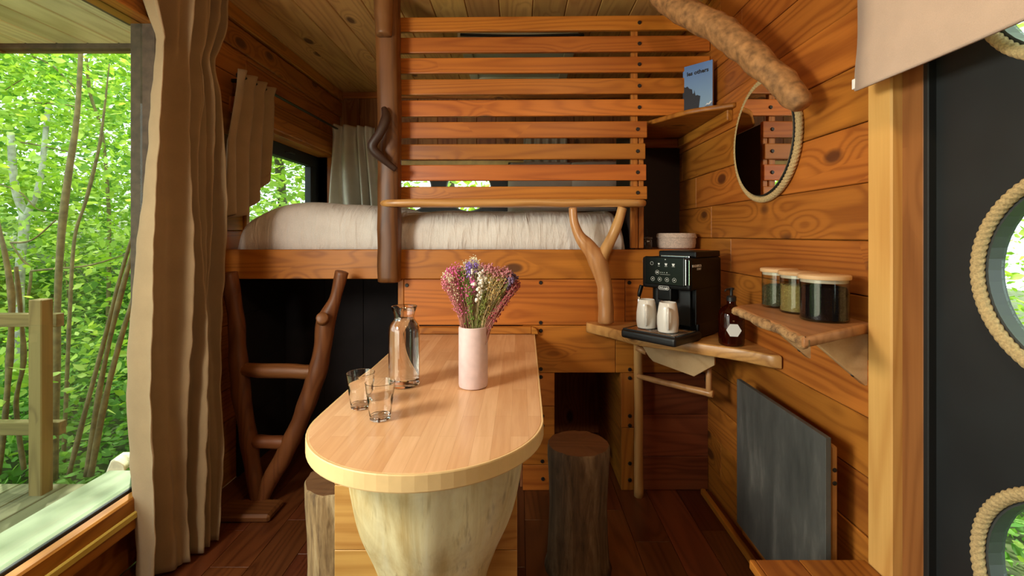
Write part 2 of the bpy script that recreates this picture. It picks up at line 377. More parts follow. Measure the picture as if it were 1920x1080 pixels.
def slate_mat():
    m, nt, b = mat_base('slate_stone'); tc = N(nt, 'ShaderNodeTexCoord'); mp = N(nt, 'ShaderNodeMapping')
    mp.inputs['Rotation'].default_value = (.5, 0, 0); mp.inputs['Scale'].default_value = (3, 9, 2.5); nt.links.new(tc.outputs['Object'], mp.inputs[0])
    n = N(nt, 'ShaderNodeTexNoise'); n.inputs['Scale'].default_value = 1.4; n.inputs['Detail'].default_value = 8; n.inputs['Roughness'].default_value = .65; nt.links.new(mp.outputs[0], n.inputs[0])
    r = ramp(nt, [(.30, (.045, .048, .045)), (.55, (.088, .090, .083)), (.75, (.18, .18, .16))]); nt.links.new(n.outputs[0], r.inputs[0]); nt.links.new(r.outputs[0], b.inputs['Base Color'])
    b.inputs['Roughness'].default_value = .5
    bp = N(nt, 'ShaderNodeBump'); bp.inputs['Strength'].default_value = .4; bp.inputs['Distance'].default_value = .003; nt.links.new(n.outputs[0], bp.inputs['Height']); nt.links.new(bp.outputs[0], b.inputs['Normal'])
    return m
slate = slate_mat()
def leaf_mat(name, a, b_, c):
    m, nt, b = mat_base(name); g = N(nt, 'ShaderNodeNewGeometry')
    r = ramp(nt, [(.0, a), (.5, b_), (1, c)]); nt.links.new(g.outputs['Random Per Island'], r.inputs[0])
    b.inputs['Roughness'].default_value = .55; b.inputs['Specular IOR Level'].default_value = .3; nt.links.new(r.outputs[0], b.inputs['Base Color'])
    t = N(nt, 'ShaderNodeBsdfTranslucent'); nt.links.new(mixc(nt, 1.0, r.outputs[0], (1.0, 1.0, .5), 'MULTIPLY'), t.inputs[0])
    mx = N(nt, 'ShaderNodeMixShader'); mx.inputs[0].default_value = .5; nt.links.new(b.outputs[0], mx.inputs[1]); nt.links.new(t.outputs[0], mx.inputs[2])
    nt.links.new(mx.outputs[0], nt.nodes['Material Output'].inputs[0]); return m
leafm = leaf_mat('spring_leaves', (.22, .40, .03), (.40, .60, .085), (.62, .78, .22))
leafd = leaf_mat('undergrowth_leaves', (.09, .24, .035), (.17, .38, .06), (.34, .58, .14))
soil = plain('forest_soil', (.07, .09, .03), .95, bump=.5, var=.5, bscale=6)

# ------------------------------------------------------------------ the room shell
XL, XR, YB, YF, ZC = -1.43, 0.90, 3.73, -1.25, 2.35
D = 2.237
fl = box('floor', (XL - .1, YF, -.06), (XR + .1, YB, -.02), floorw, bev=0); tag(fl, kind='structure')
w = .145; x = XL
i = 0
while x < XR:
    x1 = min(x + w, XR); cuts = [YF] + sorted([YF + .9 + .55 * ((i * 37) % 11) / 11, 1.65 + .5 * ((i * 53) % 7) / 7]) + [YB]
    for a, b in zip(cuts[:-1], cuts[1:]): box('floor_board', (x + .0008, a + .0008, -.02), (x1 - .0008, b - .0008, 0), floorw, fl, bev=.0007)
    x = x1; i += 1
ce = box('ceiling', (XL - .15, YF, ZC + .02), (XR + .15, YB + .1, ZC + .08), ceilw, bev=0); tag(ce, kind='structure')
x = XL; i = 0
while x < XR:
    x1 = min(x + .166, XR)
    for a, b in ((YF, .9), (.9, YB)): box('ceiling_board', (x + .001, a, ZC), (x1 - .001, b, ZC + .02), ceilw, ce, bev=.004)
    x = x1
# right wall
wr = box('wall_right', (XR + .02, 1.10, 0), (XR + .08, YB, ZC), pine[1], bev=0); tag(wr, kind='structure')
seams = [0.0] + [EYE - .9 * r for r in (1.21, 1.04, .87, .70, .527, .357, .178, .017, -.15, -.327, -.503, -.676, -.846, -1.02, -1.19)] + [ZC]
for k in range(len(seams) - 1):
    j = 1.9 + ((k * 41) % 13) / 13 * 1.3
    for a, b in ((1.14, j), (j, YB)):
        dx = .0015 * ((k * 7) % 3)
        box('wall_plank', (XR - dx, a + .0005, seams[k] + .0012), (XR + .02, b - .0005, seams[k + 1] - .0012), pine[1], wr, bev=.0025)
# left wall (pieces round the two windows)
wl = box('wall_left', (XL - .045, 1.80, 0), (XL - .02, 2.43, ZC), pine[1], bev=0); tag(wl, kind='structure')
def left_piece(y0, y1, z0, z1, mat=None, back=True):
    if back: box('wall_backing', (XL - .14, y0, z0), (XL - .02, y1, z1), pine[1], wl, bev=0)
def left_planks(y0, y1, z0, z1):
    z = z0
    while z < z1 - .01:
        zz = min(z + .155, z1)
        if z1 - zz < .05: zz = z1
        box('wall_plank', (XL - .02, y0 + .0005, z + .0012), (XL, y1 - .0005, zz - .0012), pine[1], wl, bev=.0025); z = zz
left_piece(YF, 1.80, 0, .285); left_piece(YF, 1.80, 2.06, ZC); left_piece(2.45, YB, 0, 1.18); left_piece(2.45, YB, 1.82, ZC); left_piece(3.53, YB, 1.18, 1.82); left_piece(YF, -1.0, .285, 2.06)
left_planks(YF, 1.80, 0, .27); left_planks(YF, 1.80, 2.06, ZC); left_planks(1.80, 2.45, 0, ZC); left_planks(2.45, YB, 0, 1.18); left_planks(2.45, YB, 1.82, ZC); left_planks(3.53, YB, 1.18, 1.82)
left_planks(YF, -1.0, .285, 2.06)
# back wall: vertical boards; opening for the round windows
wb = box('wall_back', (XL - .14, YB + .02, 1.80), (XR + .08, YB + .1, ZC), backw, bev=0); tag(wb, kind='structure')
box('wall_backing', (XL - .14, YB + .02, 0), (XR + .08, YB + .1, 1.15), backw, wb, bev=0)
box('wall_backing', (XL - .14, YB + .02, 1.15), (-1.02, YB + .1, 1.80), backw, wb, bev=0)
box('wall_backing', (.04, YB + .02, 1.15), (XR + .08, YB + .1, 1.80), backw, wb, bev=0)
x = XL; k = 0
while x < XR:
    x1 = min(x + .155, XR)
    if x1 > -1.02 and x < .04:
        box('wall_board', (x + .001, YB, 1.80), (x1 - .001, YB + .02, ZC), backw, wb, bev=.003); box('wall_board', (x + .001, YB, 0), (x1 - .001, YB + .02, 1.15), backw, wb, bev=.003)
    else: box('wall_board', (x + .001, YB, 0), (x1 - .001, YB + .02, ZC), backw, wb, bev=.003)
    x = x1
wf = box('wall_front', (XL - .14, YF - .08, 0), (XR + .08, YF, ZC), pine[0], bev=0); tag(wf, kind='structure')
# cornices and baseboards
for n_, a, b, m_ in (('trim_1', (XL, YF, ZC - .075), (XL + .03, YB, ZC), pine[1]), ('trim_2', (XL, YF, ZC - .20), (XL + .018, YB, ZC - .085), pine[1]),
                     ('trim_3', (XL, YB - .02, ZC - .05), (XR, YB, ZC), pine[0]), ('trim_4', (XR - .02, 1.2, ZC - .03), (XR, YB, ZC), pine[1]),
                     ('baseboard_right', (XR - .052, 1.19, 0), (XR - .030, D - .03, .028), pine[1]), ('trim_5', (XR - .030, 1.19, 0), (XR, D - .03, .012), floorw)):
    tag(box(n_, a, b, m_, bev=.004), kind='structure')
tag(box('trim_6', (XL + .0, 2.30, 1.82), (XL + .035, 3.56, 1.90), pine[1], bev=.005), kind='structure')   # lintel over the loft window
tag(box('trim_7', (-.98, YB - .03, 1.765), (.04, YB, 1.805), plain('pale_sill_wood', (.62, .42, .13), .5, var=.15, bscale=20), bev=.004), kind='structure')

# big left window
w1 = empty('window_1', (XL, .3, .3), kind='structure')
sillm = wood('window_sill_wood', (.13, .16, .08), (.24, .29, .16), 1, knots=.1, rough=.45, tone=.02, grain=.4)
box('window_sill', (-1.575, -1.0, .275), (-1.385, 1.80, .318), sillm, w1, bev=.005)
box('gasket', (-1.385, -1.0, .29), (-1.372, 1.76, .324), gasket, w1, bev=.002)
box('inner_sill', (-1.372, -1.0, .20), (-1.330, 1.78, .316), pine[1], w1, bev=.006)
box('lit_sill_strip', (-1.330, -1.0, .245), (-1.318, 1.78, .268), plain('lit_sill_yellow', (.66, .50, .10), .4), w1, bev=.003)  # yellow strip paints in the lit front face of the sill
box('window_jamb', (-1.45, 1.745, .318), (-1.356, 1.80, 2.02), greywood, w1, bev=.003)
box('window_jamb', (-1.45, -1.0, .318), (-1.37, -.94, 2.02), greywood, w1, bev=.003)
box('window_head', (-1.46, -1.0, 2.005), (-1.352, 1.80, 2.07), pine[1], w1, bev=.004)
box('window_head', (-1.50, -1.0, 2.02), (-1.46, 1.80, 2.05), greywood, w1, bev=.003)
box('pane', (-1.412, -.94, .318), (-1.404, 1.745, 2.005), pane_m, w1, bev=0)
# loft window
w2 = empty('window_2', (XL, 3, 1.2), kind='structure')
for a, b, nm, m_ in (((-1.56, 2.45, 1.15), (-1.515, 3.53, 1.25), 'window_frame', gasket), ((-1.56, 2.45, 1.715), (-1.515, 3.53, 1.80), 'window_frame', gasket),
                     ((-1.56, 2.45, 1.25), (-1.515, 2.52, 1.715), 'window_frame', gasket), ((-1.56, 3.40, 1.25), (-1.515, 3.53, 1.715), 'window_frame', gasket),
                     ((-1.57, 3.53, 1.15), (-1.41, 3.56, 1.82), 'window_jamb', pine[2]), ((-1.57, 2.42, 1.15), (-1.41, 2.45, 1.82), 'window_jamb', pine[2]), ((-1.57, 2.45, 1.80), (-1.41, 3.53, 1.83), 'window_head', pine[1])):
    box(nm, a, b, m_, w2, bev=.003)
box('pane', (-1.542, 2.52, 1.25), (-1.536, 3.40, 1.715), pane_m, w2, bev=0)
tube('window_handle', [(-1.51, 3.02, 1.752, .005), (-1.50, 3.05, 1.757, .007), (-1.50, 3.12, 1.757, .005)], black, w2, sides=8)

def rope_ring(name, c, r, tr, plane, parent, n=90, strands=None):
    pts = []
    for k in range(n):
        a = 2 * PI * k / n
        if plane == 'YZ': pts.append((c[0], c[1] + r * math.cos(a), c[2] + r * math.sin(a), tr))
        else: pts.append((c[0] + r * math.cos(a), c[1], c[2] + r * math.sin(a), tr))
    tw = round(2 * PI * r / (tr * 3.6)) / (2 * PI * r) * 2 * PI
    V, Fc = sweep(pts, sides=18, n=4, closed=True, rad=lambda th, s: .80 + .24 * abs(math.cos(1.5 * (th - s * tw))))
    return mesh_obj(name, V, Fc, ropem, parent)
def porthole(name, c, r, plane, panel_t, parent, inward):
    """ring + glass set in a round hole; rope round it on the room side"""
    n = 48; V = []; Fc = []
    prof = [(r, -panel_t / 2 - .004), (r - .010, -panel_t / 2 - .004), (r - .008, panel_t / 2 + .002), (r, panel_t / 2 + .002)]
    for (rr, d) in prof:
        for k in range(n):
            a = 2 * PI * k / n
            if plane == 'YZ': V.append((c[0] + d * -inward, c[1] + rr * math.cos(a), c[2] + rr * math.sin(a)))
            else: V.append((c[0] + rr * math.cos(a), c[1] + d * -inward, c[2] + rr * math.sin(a)))
    for i_ in range(4):
        j = (i_ + 1) % 4
        for k in range(n): Fc.append((i_ * n + k, i_ * n + (k + 1) % n, j * n + (k + 1) % n, j * n + k))
    fr = mesh_obj('porthole_frame', V, Fc, plain('porthole_rim', (.05, .055, .055), .4), parent)
    for p in fr.data.polygons: p.use_smooth = False
    M = (SD(c[0]) if plane == 'YZ' else FR(c[1]))
    prism('pane', circle(c[1] if plane == 'YZ' else c[0], c[2], r - .009), .008, .012, pane_m, parent, bev=0, M=M)
# the dark door in the right wall with three round windows
XD = .912
d1 = empty('door_1', (XD, .5, 0), kind='structure')
holes = [(.742, .602 + .549 * k) for k in range(3)]
RP = .178
prism('door_leaf', [(-.55, 0), (1.045, 0), (1.045, ZC), (-.55, ZC)], 0, .028, darkdoor, d1, bev=.002, M=SD(XD), holes=[circle(a, b, RP) for a, b in holes])
for a, b in holes:
    porthole('porthole', (XD + .014, a, b), RP, 'YZ', .028, d1, -1)
    rope_ring('rope_rim', (XD - .010, a, b), RP + .005, .0115, 'YZ', d1)
box('door_seal', (.894, 1.028, 0), (.925, 1.042, ZC), gasket, d1, bev=.002)
tag(box('trim_8', (.894, 1.04, 0), (XR + .08, 1.10, ZC), postd, bev=.003), kind='structure')
tag(box('trim_9', (.870, 1.10, 0), (XR + .02, 1.176, ZC), postw, bev=.004), kind='structure')
tag(box('wall_right', (XR + .02, YF, 0), (XR + .08, -.55, ZC), pine[1], bev=0), kind='structure')
# round windows at the far end of the bed
d2 = empty('window_3', (-.5, YB, 1.4), kind='structure')
bh = [(-.885, 1.585), (-.41, 1.585)]
prism('dark_panel', [(-1.02, 1.15), (.04, 1.15), (.04, 1.80), (-1.02, 1.80)], -.06, -.02, darkdoor, d2, bev=.002, M=FR(YB), holes=[circle(a, b, .185) for a, b in bh])
for a, b in bh: porthole('porthole', (a, YB + .04, b), .185, 'XZ', .04, d2, -1)
# slanting brace right of the round windows
mesh_obj('brace_board', [(-.06, YB - .03, 1.18), (.10, YB - .03, 1.80), (.24, YB - .03, 1.80), (.08, YB - .03, 1.18), (-.06, YB, 1.18), (.10, YB, 1.80), (.24, YB, 1.80), (.08, YB, 1.18)],
         [(0, 1, 2, 3), (7, 6, 5, 4), (0, 4, 5, 1), (1, 5, 6, 2), (2, 6, 7, 3), (3, 7, 4, 0)], backw, wb, smooth=False)
# roof window frame in the ceiling above the bed
w4 = empty('window_4', (.03, 3.0, ZC), kind='structure')
whitef = plain('cream_paint', (.60, .58, .42), .5)
for a, b in (((-.35, 2.62, ZC - .03), (.33, 2.68, ZC)), ((-.35, 3.32, ZC - .03), (.33, 3.38, ZC)), ((-.35, 2.68, ZC - .03), (-.29, 3.32, ZC)), ((.27, 2.68, ZC - .03), (.33, 3.32, ZC))):
    box('window_frame', a, b, whitef, w4, bev=.004)
box('blind_cloth', (-.29, 2.68, ZC - .016), (.27, 3.32, ZC - .006), plain('roof_blind_cloth', (.55, .55, .42), .9), w4, bev=.001)
tube('gasket', [(-.33, 2.605, ZC - .02, .008), (0, 2.60, ZC - .03, .008), (.32, 2.605, ZC - .02, .008), (.345, 2.64, ZC - .015, .008)], gasket, w4, sides=8)

# ------------------------------------------------------------------ bed platform
bed = empty('bed_platform', (-.3, D, 0), 'built-in raised wooden bed platform with horizontal bolted front boards', 'bed')
Y0, Y1 = D, D + .03
bolt_me = None
def bolt(px, py, Y, parent, r=.0095):
    global bolt_me
    p = at(px, py, Y)
    if bolt_me is None:
        bm = bmesh.new(); bmesh.ops.create_cone(bm, cap_ends=True, segments=16, radius1=r, radius2=r * .72, depth=.006)
        bmesh.ops.rotate(bm, cent=(0, 0, 0), matrix=Matrix.Rotation(PI / 2, 3, 'X'), verts=bm.verts)
        bolt_me = bm_mesh(bm, 'bolt'); bolt_me.materials.append(black)
    return link('bolt', bolt_me, None, parent, Matrix.Translation((p.x, Y - .003, p.z)))
beam = box('front_beam', (XL + .03, Y0 - .012, 1.010), (.68, Y1, 1.149), boardw, bed, bev=.003)
box('front_beam', (.681, Y0 - .012, 1.010), (XR - .001, Y1, 1.149), boardw, bed, bev=.003)
box('front_board', (-.553, Y0, .789), (.50, Y1, 1.008), boardw, bed); box('front_board', (.502, Y0, .789), (XR - .001, Y1, 1.008), boardw, bed)
box('edge_batten', (-.582, Y0, .60), (-.555, Y1 + .05, 1.008), pine[2], bed)
box('front_board', (.013, Y0, .562), (.455, Y1, .786), boardw, bed); box('front_board', (.457, Y0, .562), (.545, Y1, .786), boardw, bed)
box('front_board', (.547, Y0, .562), (XR - .001, Y1, .786), boardw, bed)
for z0, z1 in ((.402, .560), (.122, .400), (0.001, .120)): box('column_board', (.013, Y0, z0), (.165, Y1, z1), boardw, bed)
for z0, z1 in ((.30, .560), (.001, .298)): box('column_board', (.483, Y0, z0), (.546, Y1, z1), pine[2], bed)
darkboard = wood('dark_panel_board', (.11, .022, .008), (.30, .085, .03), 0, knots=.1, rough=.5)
for z0, z1 in ((.002, .16), (.162, .36), (.362, .558)): box('niche_board', (.548, Y0 + .004, z0), (XR - .001, Y1, z1), darkboard, bed)
for k in range(4): box('niche_board', (.483, Y1, .14 * k + .001), (.503, Y1 + .62, .14 * k + .139), pine[1], bed)
box('niche_back', (.0, Y1 + .62, 0.001), (.503, Y1 + .64, .80), backw, bed)
box('niche_side', (.0, Y1, 0.001), (.013, Y1 + .62, .60), backw, bed)
box('bed_deck', (XL + .01, Y1, 1.09), (.53, YB - .005, 1.118), pine[0], bed)
for px, py in ((763, 535), (1014, 530), (1014, 605), (1014, 620), (1180, 530), (1014, 692), (1014, 707), (1017, 780), (1017, 798), (1017, 865), (1018, 898), (1181, 693), (1181, 709), (1181, 780), (1181, 798), (1181, 869), (1181, 900)):
    bolt(px, py, Y0, bed)
hl = circle(0, 0, .022, 20)
prism('finger_hole', [(at(1330, 711, Y0).x + a, at(0, 711, Y0).z + b * 1.3) for a, b in hl], 0, .002, gasket, bed, bev=0, M=FR(Y0 + .003))
box('niche_shelf', (.55, Y1, 1.125), (XR - .001, 2.66, 1.149), pine[0], bed)
niche_shade = plain('niche_shade_colour', (.025, .012, .009), .8)  # alcove shade painted into the side and back panels
box('niche_side', (.545, 2.30, 1.149), (.565, 2.66, 1.765), niche_shade, bed)
box('niche_back', (.565, 2.64, 1.149), (XR - .001, 2.66, 1.765), niche_shade, bed)

void_shade = plain('void_shade_colour', (.012, .008, .009), .8, var=.3, bscale=8)  # near-black colour paints in the deep shade under the bed
for k in range(4): box('shade_board', (XL + .002, 2.36, .27 * k + .001), (XL + .014, YB - .05, .27 * (k + 1) - .001), void_shade, bed)
for k in range(6): box('shade_board', (XL + .016 + .235 * k, YB - .9, .001), (XL + .016 + .235 * (k + 1) - .002, YB - .885, 1.085), void_shade, bed)  # added boards closing off the void, shade put into their colour
box('underside_shade', (XL + .01, Y1 + .05, 1.075), (-.02, YB - .885, 1.089), void_shade, bed)
box('niche_side', (-.02, Y1 + .02, .001), (-.002, YB - .885, 1.085), void_shade, bed)  # added partition in the same painted shade
# trunk post that carries the beam
post = empty('trunk_post', (-.607, 2.19, 1.0), 'peeled dark tree trunk post in front of the bed, from the beam to the ceiling', 'post')
tube('trunk', [(-.608, 2.185, 1.005, .050), (-.608, 2.185, 1.2, .052), (-.606, 2.185, 1.5, .050), (-.607, 2.185, 1.8, .052), (-.612, 2.185, 2.05, .053), (-.614, 2.185, 2.345, .055)], trunkw, post, sides=16, bump=.006, bf=9,
     rad=lambda th, s: 1 / max(abs(math.cos(th)), abs(math.sin(th))) ** .55)
tube('branch_stub', [(-.614, 2.120, 2.12, .034), (-.616, 2.125, 2.20, .042), (-.622, 2.13, 2.345, .046)], wood('stub_wood', (.10, .035, .012), (.26, .105, .038), 2, knots=.1, tone=.05), post, sides=14, bump=.004)
tube('branch_hook', [at(720, 203, 2.12)[:] + (.012,), at(724, 222, 2.10)[:] + (.022,), at(712, 250, 2.08)[:] + (.020,), at(698, 276, 2.08)[:] + (.022,), at(718, 298, 2.10)[:] + (.018,), at(742, 318, 2.125)[:] + (.012,)], plain('dark_hook_wood', (.035, .014, .008), .5, bump=.3, bscale=30), post, sides=10, bump=.003)

# slatted screen
scr = empty('slatted_screen', (0, D, 1.37), 'orange wooden screen of nine horizontal slats above the bed', 'screen')
ang = math.atan2(-.022, 1.17)
MS = Matrix.Translation((-.600, 2.239, 0)) @ Matrix.Rotation(ang, 4, 'Z')
tops = [(32.6, 59.3), (70.4, 99.3), (108.9, 137.8), (148.9, 177.8), (188.1, 218.5), (228.9, 259.3), (270.4, 299.3), (309.3, 338.9), (350, 374)]
for k, (a, b) in enumerate(tops):
    z1 = EYE + (CY - a) * 2.238 / F; z0 = EYE + (CY - b) * 2.238 / F
    L = 1.496 if k < 5 else 1.193 + .004 * (k % 3)
    box('slat', (0, 0, z0), (L, .022, z1), slatw, scr, bev=.004, seg=2, M=MS)
    bx = 1.165 if k < 5 else 1.157
    px = MS @ Vector((bx, 0, (z0 + z1) / 2))
    if bolt_me: link('bolt', bolt_me, None, scr, Matrix.Translation((px.x, px.y - .003, px.z)))
box('batten', (1.130, .022, 1.155), (1.163, .05, 2.24), pine[2], scr, bev=.003, M=MS)
box('batten', (1.167, .023, 1.155), (1.191, .045, 1.76), pine[2], scr, bev=.003, M=MS)

# live edge rail under the screen + forked branch
rail = []
nr = 26
for k in range(nr + 1):
    t = k / nr; xx = -.648 + t * 1.225
    rail.append((xx, 2.115 + .010 * noise.noise(Vector((xx * 5, 0, 3))) + (.03 if k in (0, nr) else 0)))
o = prism('ledge_rail', [(.577, 2.225), (-.648, 2.225)] + rail, 1.348, 1.380, slabx, None, bev=.012)
tag(o, 'narrow live-edge wooden ledge running under the slatted screen', 'shelf')
for v in o.data.vertices: v.co.z += .006 * noise.noise(Vector((v.co.x * 6, 1, 0)))
fork = empty('forked_branch', (.41, 2.14, .81), 'smooth Y-shaped branch propping the ledge above the coffee machine shelf', 'branch')
tube('stem', [at(1137, 604, 2.13)[:] + (.037,), at(1135, 560, 2.13)[:] + (.034,), at(1132, 530, 2.13)[:] + (.035,), at(1122, 492, 2.13)[:] + (.042,), at(1108, 468, 2.13)[:] + (.036,), at(1088, 445, 2.13)[:] + (.026,), at(1077, 420, 2.13)[:] + (.021,), at(1074, 390, 2.13)[:] + (.018,)], branchw, fork, sides=16, bump=.005, bf=14)
tube('fork_arm', [at(1124, 492, 2.13)[:] + (.034,), at(1134, 470, 2.13)[:] + (.028,), at(1150, 440, 2.13)[:] + (.024,), at(1160, 412, 2.13)[:] + (.021,), at(1167, 390, 2.13)[:] + (.021,)], branchw, fork, sides=16, bump=.004, bf=14)

# ------------------------------------------------------------------ bedding
def duvet(name, x0, x1, y0, y1, z0, z1f, mat, nx=180, nprof=34, seed=0):
    V = []; Fc = []
    for i in range(nx + 1):
        u = i / nx; xx = x0 + (x1 - x0) * u
        e = min(u, 1 - u) * (x1 - x0); sh = 1 - max(0, 1 - e / .07) ** 2.4 * .9
        H = (z1f(xx) - z0)
        for j in range(nprof + 1):
            a = PI * j / nprof - 0; p = .38
            cy = -math.copysign(abs(math.cos(a)) ** p, math.cos(a)); cz = abs(math.sin(a)) ** p
            yy = (y0 + y1) / 2 + cy * (y1 - y0) / 2 * (1 - (1 - sh) * .05); zz = z0 + cz * H * (1 if sh >= 1 else max(sh, .05) ** .5)
            q = Vector((xx, yy, zz))
            wr_ = .006 * noise.noise(Vector((xx * 38 + (1.0 - cz) * 7, yy * 5, zz * 9 + seed))) + .010 * noise.noise(Vector((xx * 9, yy * 4, zz * 6 + seed)))
            fade = min(1, (zz - z0) / .03)
            q.y += wr_ * (-1 if j < nprof / 2 else 1) * fade; q.z += .016 * noise.noise(Vector((xx * 4.5, yy * 4.5, 7 + seed))) * cz * fade
            V.append(q)
    W_ = nprof + 1
    for i in range(nx):
        for j in range(nprof): Fc.append((i * W_ + j, i * W_ + j + 1, (i + 1) * W_ + j + 1, (i + 1) * W_ + j))
        Fc.append((i * W_ + nprof, i * W_, (i + 1) * W_, (i + 1) * W_ + nprof))
    Fc.append(tuple(range(W_))); Fc.append(tuple(nx * W_ + k for k in range(W_ - 1, -1, -1)))
    return mesh_obj(name, V, Fc, mat, None)
def dz(x):
    l = 1.385 + .015 * math.sin(x * 5 + 1) - .10 * max(0, (-1.16 - x) / .22) ** 1.6
    t = min(1, max(0, (x + .66) / .10)); t = t * t * (3 - 2 * t)
    return l * (1 - t) + 1.352 * t
o = duvet('duvet', -1.385, .515, 2.270, 3.68, 1.120, dz, sheet_m, nx=230, nprof=40, seed=5)
tag(o, 'puffy white duvet covering the raised bed behind the post and ledge', 'duvet')
def pillow(name, c, sx, sy, sz, rx, rz, label, group):
    bm = bmesh.new(); bmesh.ops.create_grid(bm, x_segments=20, y_segments=16, size=1)
    me = bmesh.new(); V = []; Fc = []
    nxp, nyp = 20, 16
    for s in (1, -1):
        for i in range(nxp + 1):
            for j in range(nyp + 1):
                u = i / nxp * 2 - 1; v = j / nyp * 2 - 1
                h = ((1 - abs(u) ** 3) * (1 - abs(v) ** 3)) ** .5
                pin = 1 - .06 * (1 - abs(u * v))
                V.append((u * sx * (1 - .05 * (1 - v * v) * 0) , v * sy, s * (sz * h + .003 * noise.noise(Vector((u * 4, v * 4, s))) * 3 * h)))
    W_ = nyp + 1; off = (nxp + 1) * W_
    for s in (0, 1):
        for i in range(nxp):
            for j in range(nyp): Fc.append(tuple(s * off + q for q in (i * W_ + j, (i + 1) * W_ + j, (i + 1) * W_ + j + 1, i * W_ + j + 1)))
    bm.free(); me.free()
    m = bpy.data.meshes.new('m'); m.from_pydata(V, [], Fc); b = bmesh.new(); b.from_mesh(m); bmesh.ops.remove_doubles(b, verts=b.verts, dist=.0008); bmesh.ops.recalc_face_normals(b, faces=b.faces[:]); b.to_mesh(m); b.free()
    m.polygons.foreach_set('use_smooth', [True] * len(m.polygons))
    M = Matrix.Translation(c) @ Matrix.Rotation(rz, 4, 'Z') @ Matrix.Rotation(rx, 4, 'X')
    return tag(link(name, m, pillow_m, None, M), label, 'pillow', group)
pillow('pillow', (.17, 3.50, 1.58), .26, .21, .075, 1.15, 0, 'cream pillow propped against the far wall, left of the two behind the slats', 'pillows behind the slats')
pillow('pillow', (.56, 3.46, 1.58), .19, .21, .075, 1.15, -.1, 'cream pillow propped at the far wall, right of the two behind the slats', 'pillows behind the slats')

# ------------------------------------------------------------------ curtains
def curtain(name, fn, nu, nv, mat, label, cat='curtain', thick=.004, group=None):
    V = []; Fc = []
    for j in range(nv + 1):
        for i in range(nu + 1): V.append(fn(i / nu, j / nv))
    for j in range(nv):
        for i in range(nu): a = j * (nu + 1) + i; Fc.append((a, a + 1, a + nu + 2, a + nu + 1))
    me, T = centred(V, Fc, True); o = link(name, me, mat, None, T)
    md = o.modifiers.new('s', 'SOLIDIFY'); md.thickness = thick; md.offset = 0
    return tag(o, label, cat, group)
def ip(v, xs, ys): return float(np.interp(v, xs, ys))
def big(u, v):
    z = 2.30 - v * 2.285
    yl = ip(z, [0, .5, 1.2, 1.75, 1.93, 2.05, 2.3], [1.600, 1.585, 1.60, 1.64, 1.665, 1.60, 1.57])
    yr = ip(z, [0, .5, 1.2, 1.75, 1.93, 2.05, 2.3], [1.87, 1.92, 1.97, 1.96, 1.93, 2.0, 2.05])
    uu = u + .03 * math.sin(z * 2.1 + u * 9) * math.sin(PI * u)
    a = ip(z, [0, 1.2, 1.8, 1.95, 2.1, 2.3], [.052, .045, .034, .022, .034, .04])
    ph = 2 * PI * (4.3 * (uu ** 1.25) + .35 * math.sin(uu * 7 + 1)) + .5 * math.sin(z * 1.7) + .8 * noise.noise(Vector((u * 3, z * .9, 2)))
    x = -1.285 + a * (math.sin(ph) * 1.0 + .30 * math.sin(2.3 * ph + z * 2)) + .012 * math.sin(z * 5 + u * 7)
    x += .05 * ip(z, [0, .6, 2.3], [1, .4, 0]) * u
    hd = max(0, min(1, (z - 1.86) / .12))
    x += .014 * hd * math.sin(2 * PI * 13 * u) + .007 * noise.noise(Vector((u * 16, z * 2.2, 4))) + .016 * noise.noise(Vector((u * 6, z * 1.6, 9))) + .006 * noise.noise(Vector((u * 5, z * 14, 1)))
    return (x, yl + (yr - yl) * u + .010 * math.cos(ph * 1.0) , z + (.05 * (1 - u) * 0))
curtain('window_curtain', big, 200, 90, curtain_m, 'long beige linen curtain gathered at the end of the big left window')
def loft_l(u, v):
    ztop = 2.005; zb = 1.30 + .22 * max(0, (u - .35) / .65) ** 1.3
    z = ztop + (zb - ztop) * v
    ye = ip(v, [0, .12, .5, 1], [2.545, 2.53, 2.49, 2.40]); ys = ip(v, [0, .12, .5, 1], [2.22, 2.20, 2.10, 2.06])
    ph = 2 * PI * 3.6 * u + .4 * math.sin(v * 3)
    a = ip(v, [0, .1, .2, 1], [.030, .018, .026, .045])
    return (-1.335 + a * math.sin(ph) + .03 * v, ys + (ye - ys) * u, z + .012 * math.sin(ph) * (1 if v > .9 else 0))
curtain('loft_curtain', loft_l, 90, 50, curtain_m, 'brown-beige short curtain at the near end of the small loft window', group=None)
def loft_r(u, v):
    z = 2.03 + (1.40 - 2.03) * v - .02 * u
    xl = ip(v, [0, .12, 1], [-1.395, -1.39, -1.425]); xr = ip(v, [0, .12, 1], [-1.07, -1.075, -1.02])
    ph = 2 * PI * (4.2 * u + .25 * math.sin(u * 8)) + .9 * math.sin(v * 2.2 + u * 3)
    a = ip(v, [0, .06, .15, 1], [.034, .034, .018, .055])
    return (xl + (xr - xl) * u + .006 * math.cos(ph), 3.46 + a * math.sin(ph) + .01 * math.sin(ph * 2.1 + 1), z)
curtain('loft_curtain', loft_r, 120, 50, curtain2_m, 'pale pleated curtain gathered in the far left corner above the bed')
def loft_b(u, v):
    z = 2.0 - .6 * v; ph = 2 * PI * 5 * u
    return (.03 + .34 * u, 3.68 + .02 * math.sin(ph), z)
curtain('loft_curtain', loft_b, 60, 20, curtain2_m, 'grey-white curtain hanging on the far wall behind the slats')
rod = empty('curtain_rod', (-1.345, 2.3, 2.0), 'thin black curtain rod with round ball end above the loft window', 'curtain rod')
tube('rod', [(-1.345, 2.27, 1.985, .008), (-1.345, 2.9, 1.992, .008), (-1.345, 3.62, 2.0, .008)], black, rod, sides=12, n=2)
lathe('finial', [(0, -.022), (.012, -.018), (.021, -.006), (.022, .004), (.014, .017), (0, .022)], (-1.345, 2.262, 1.985), black, rod, n=20)
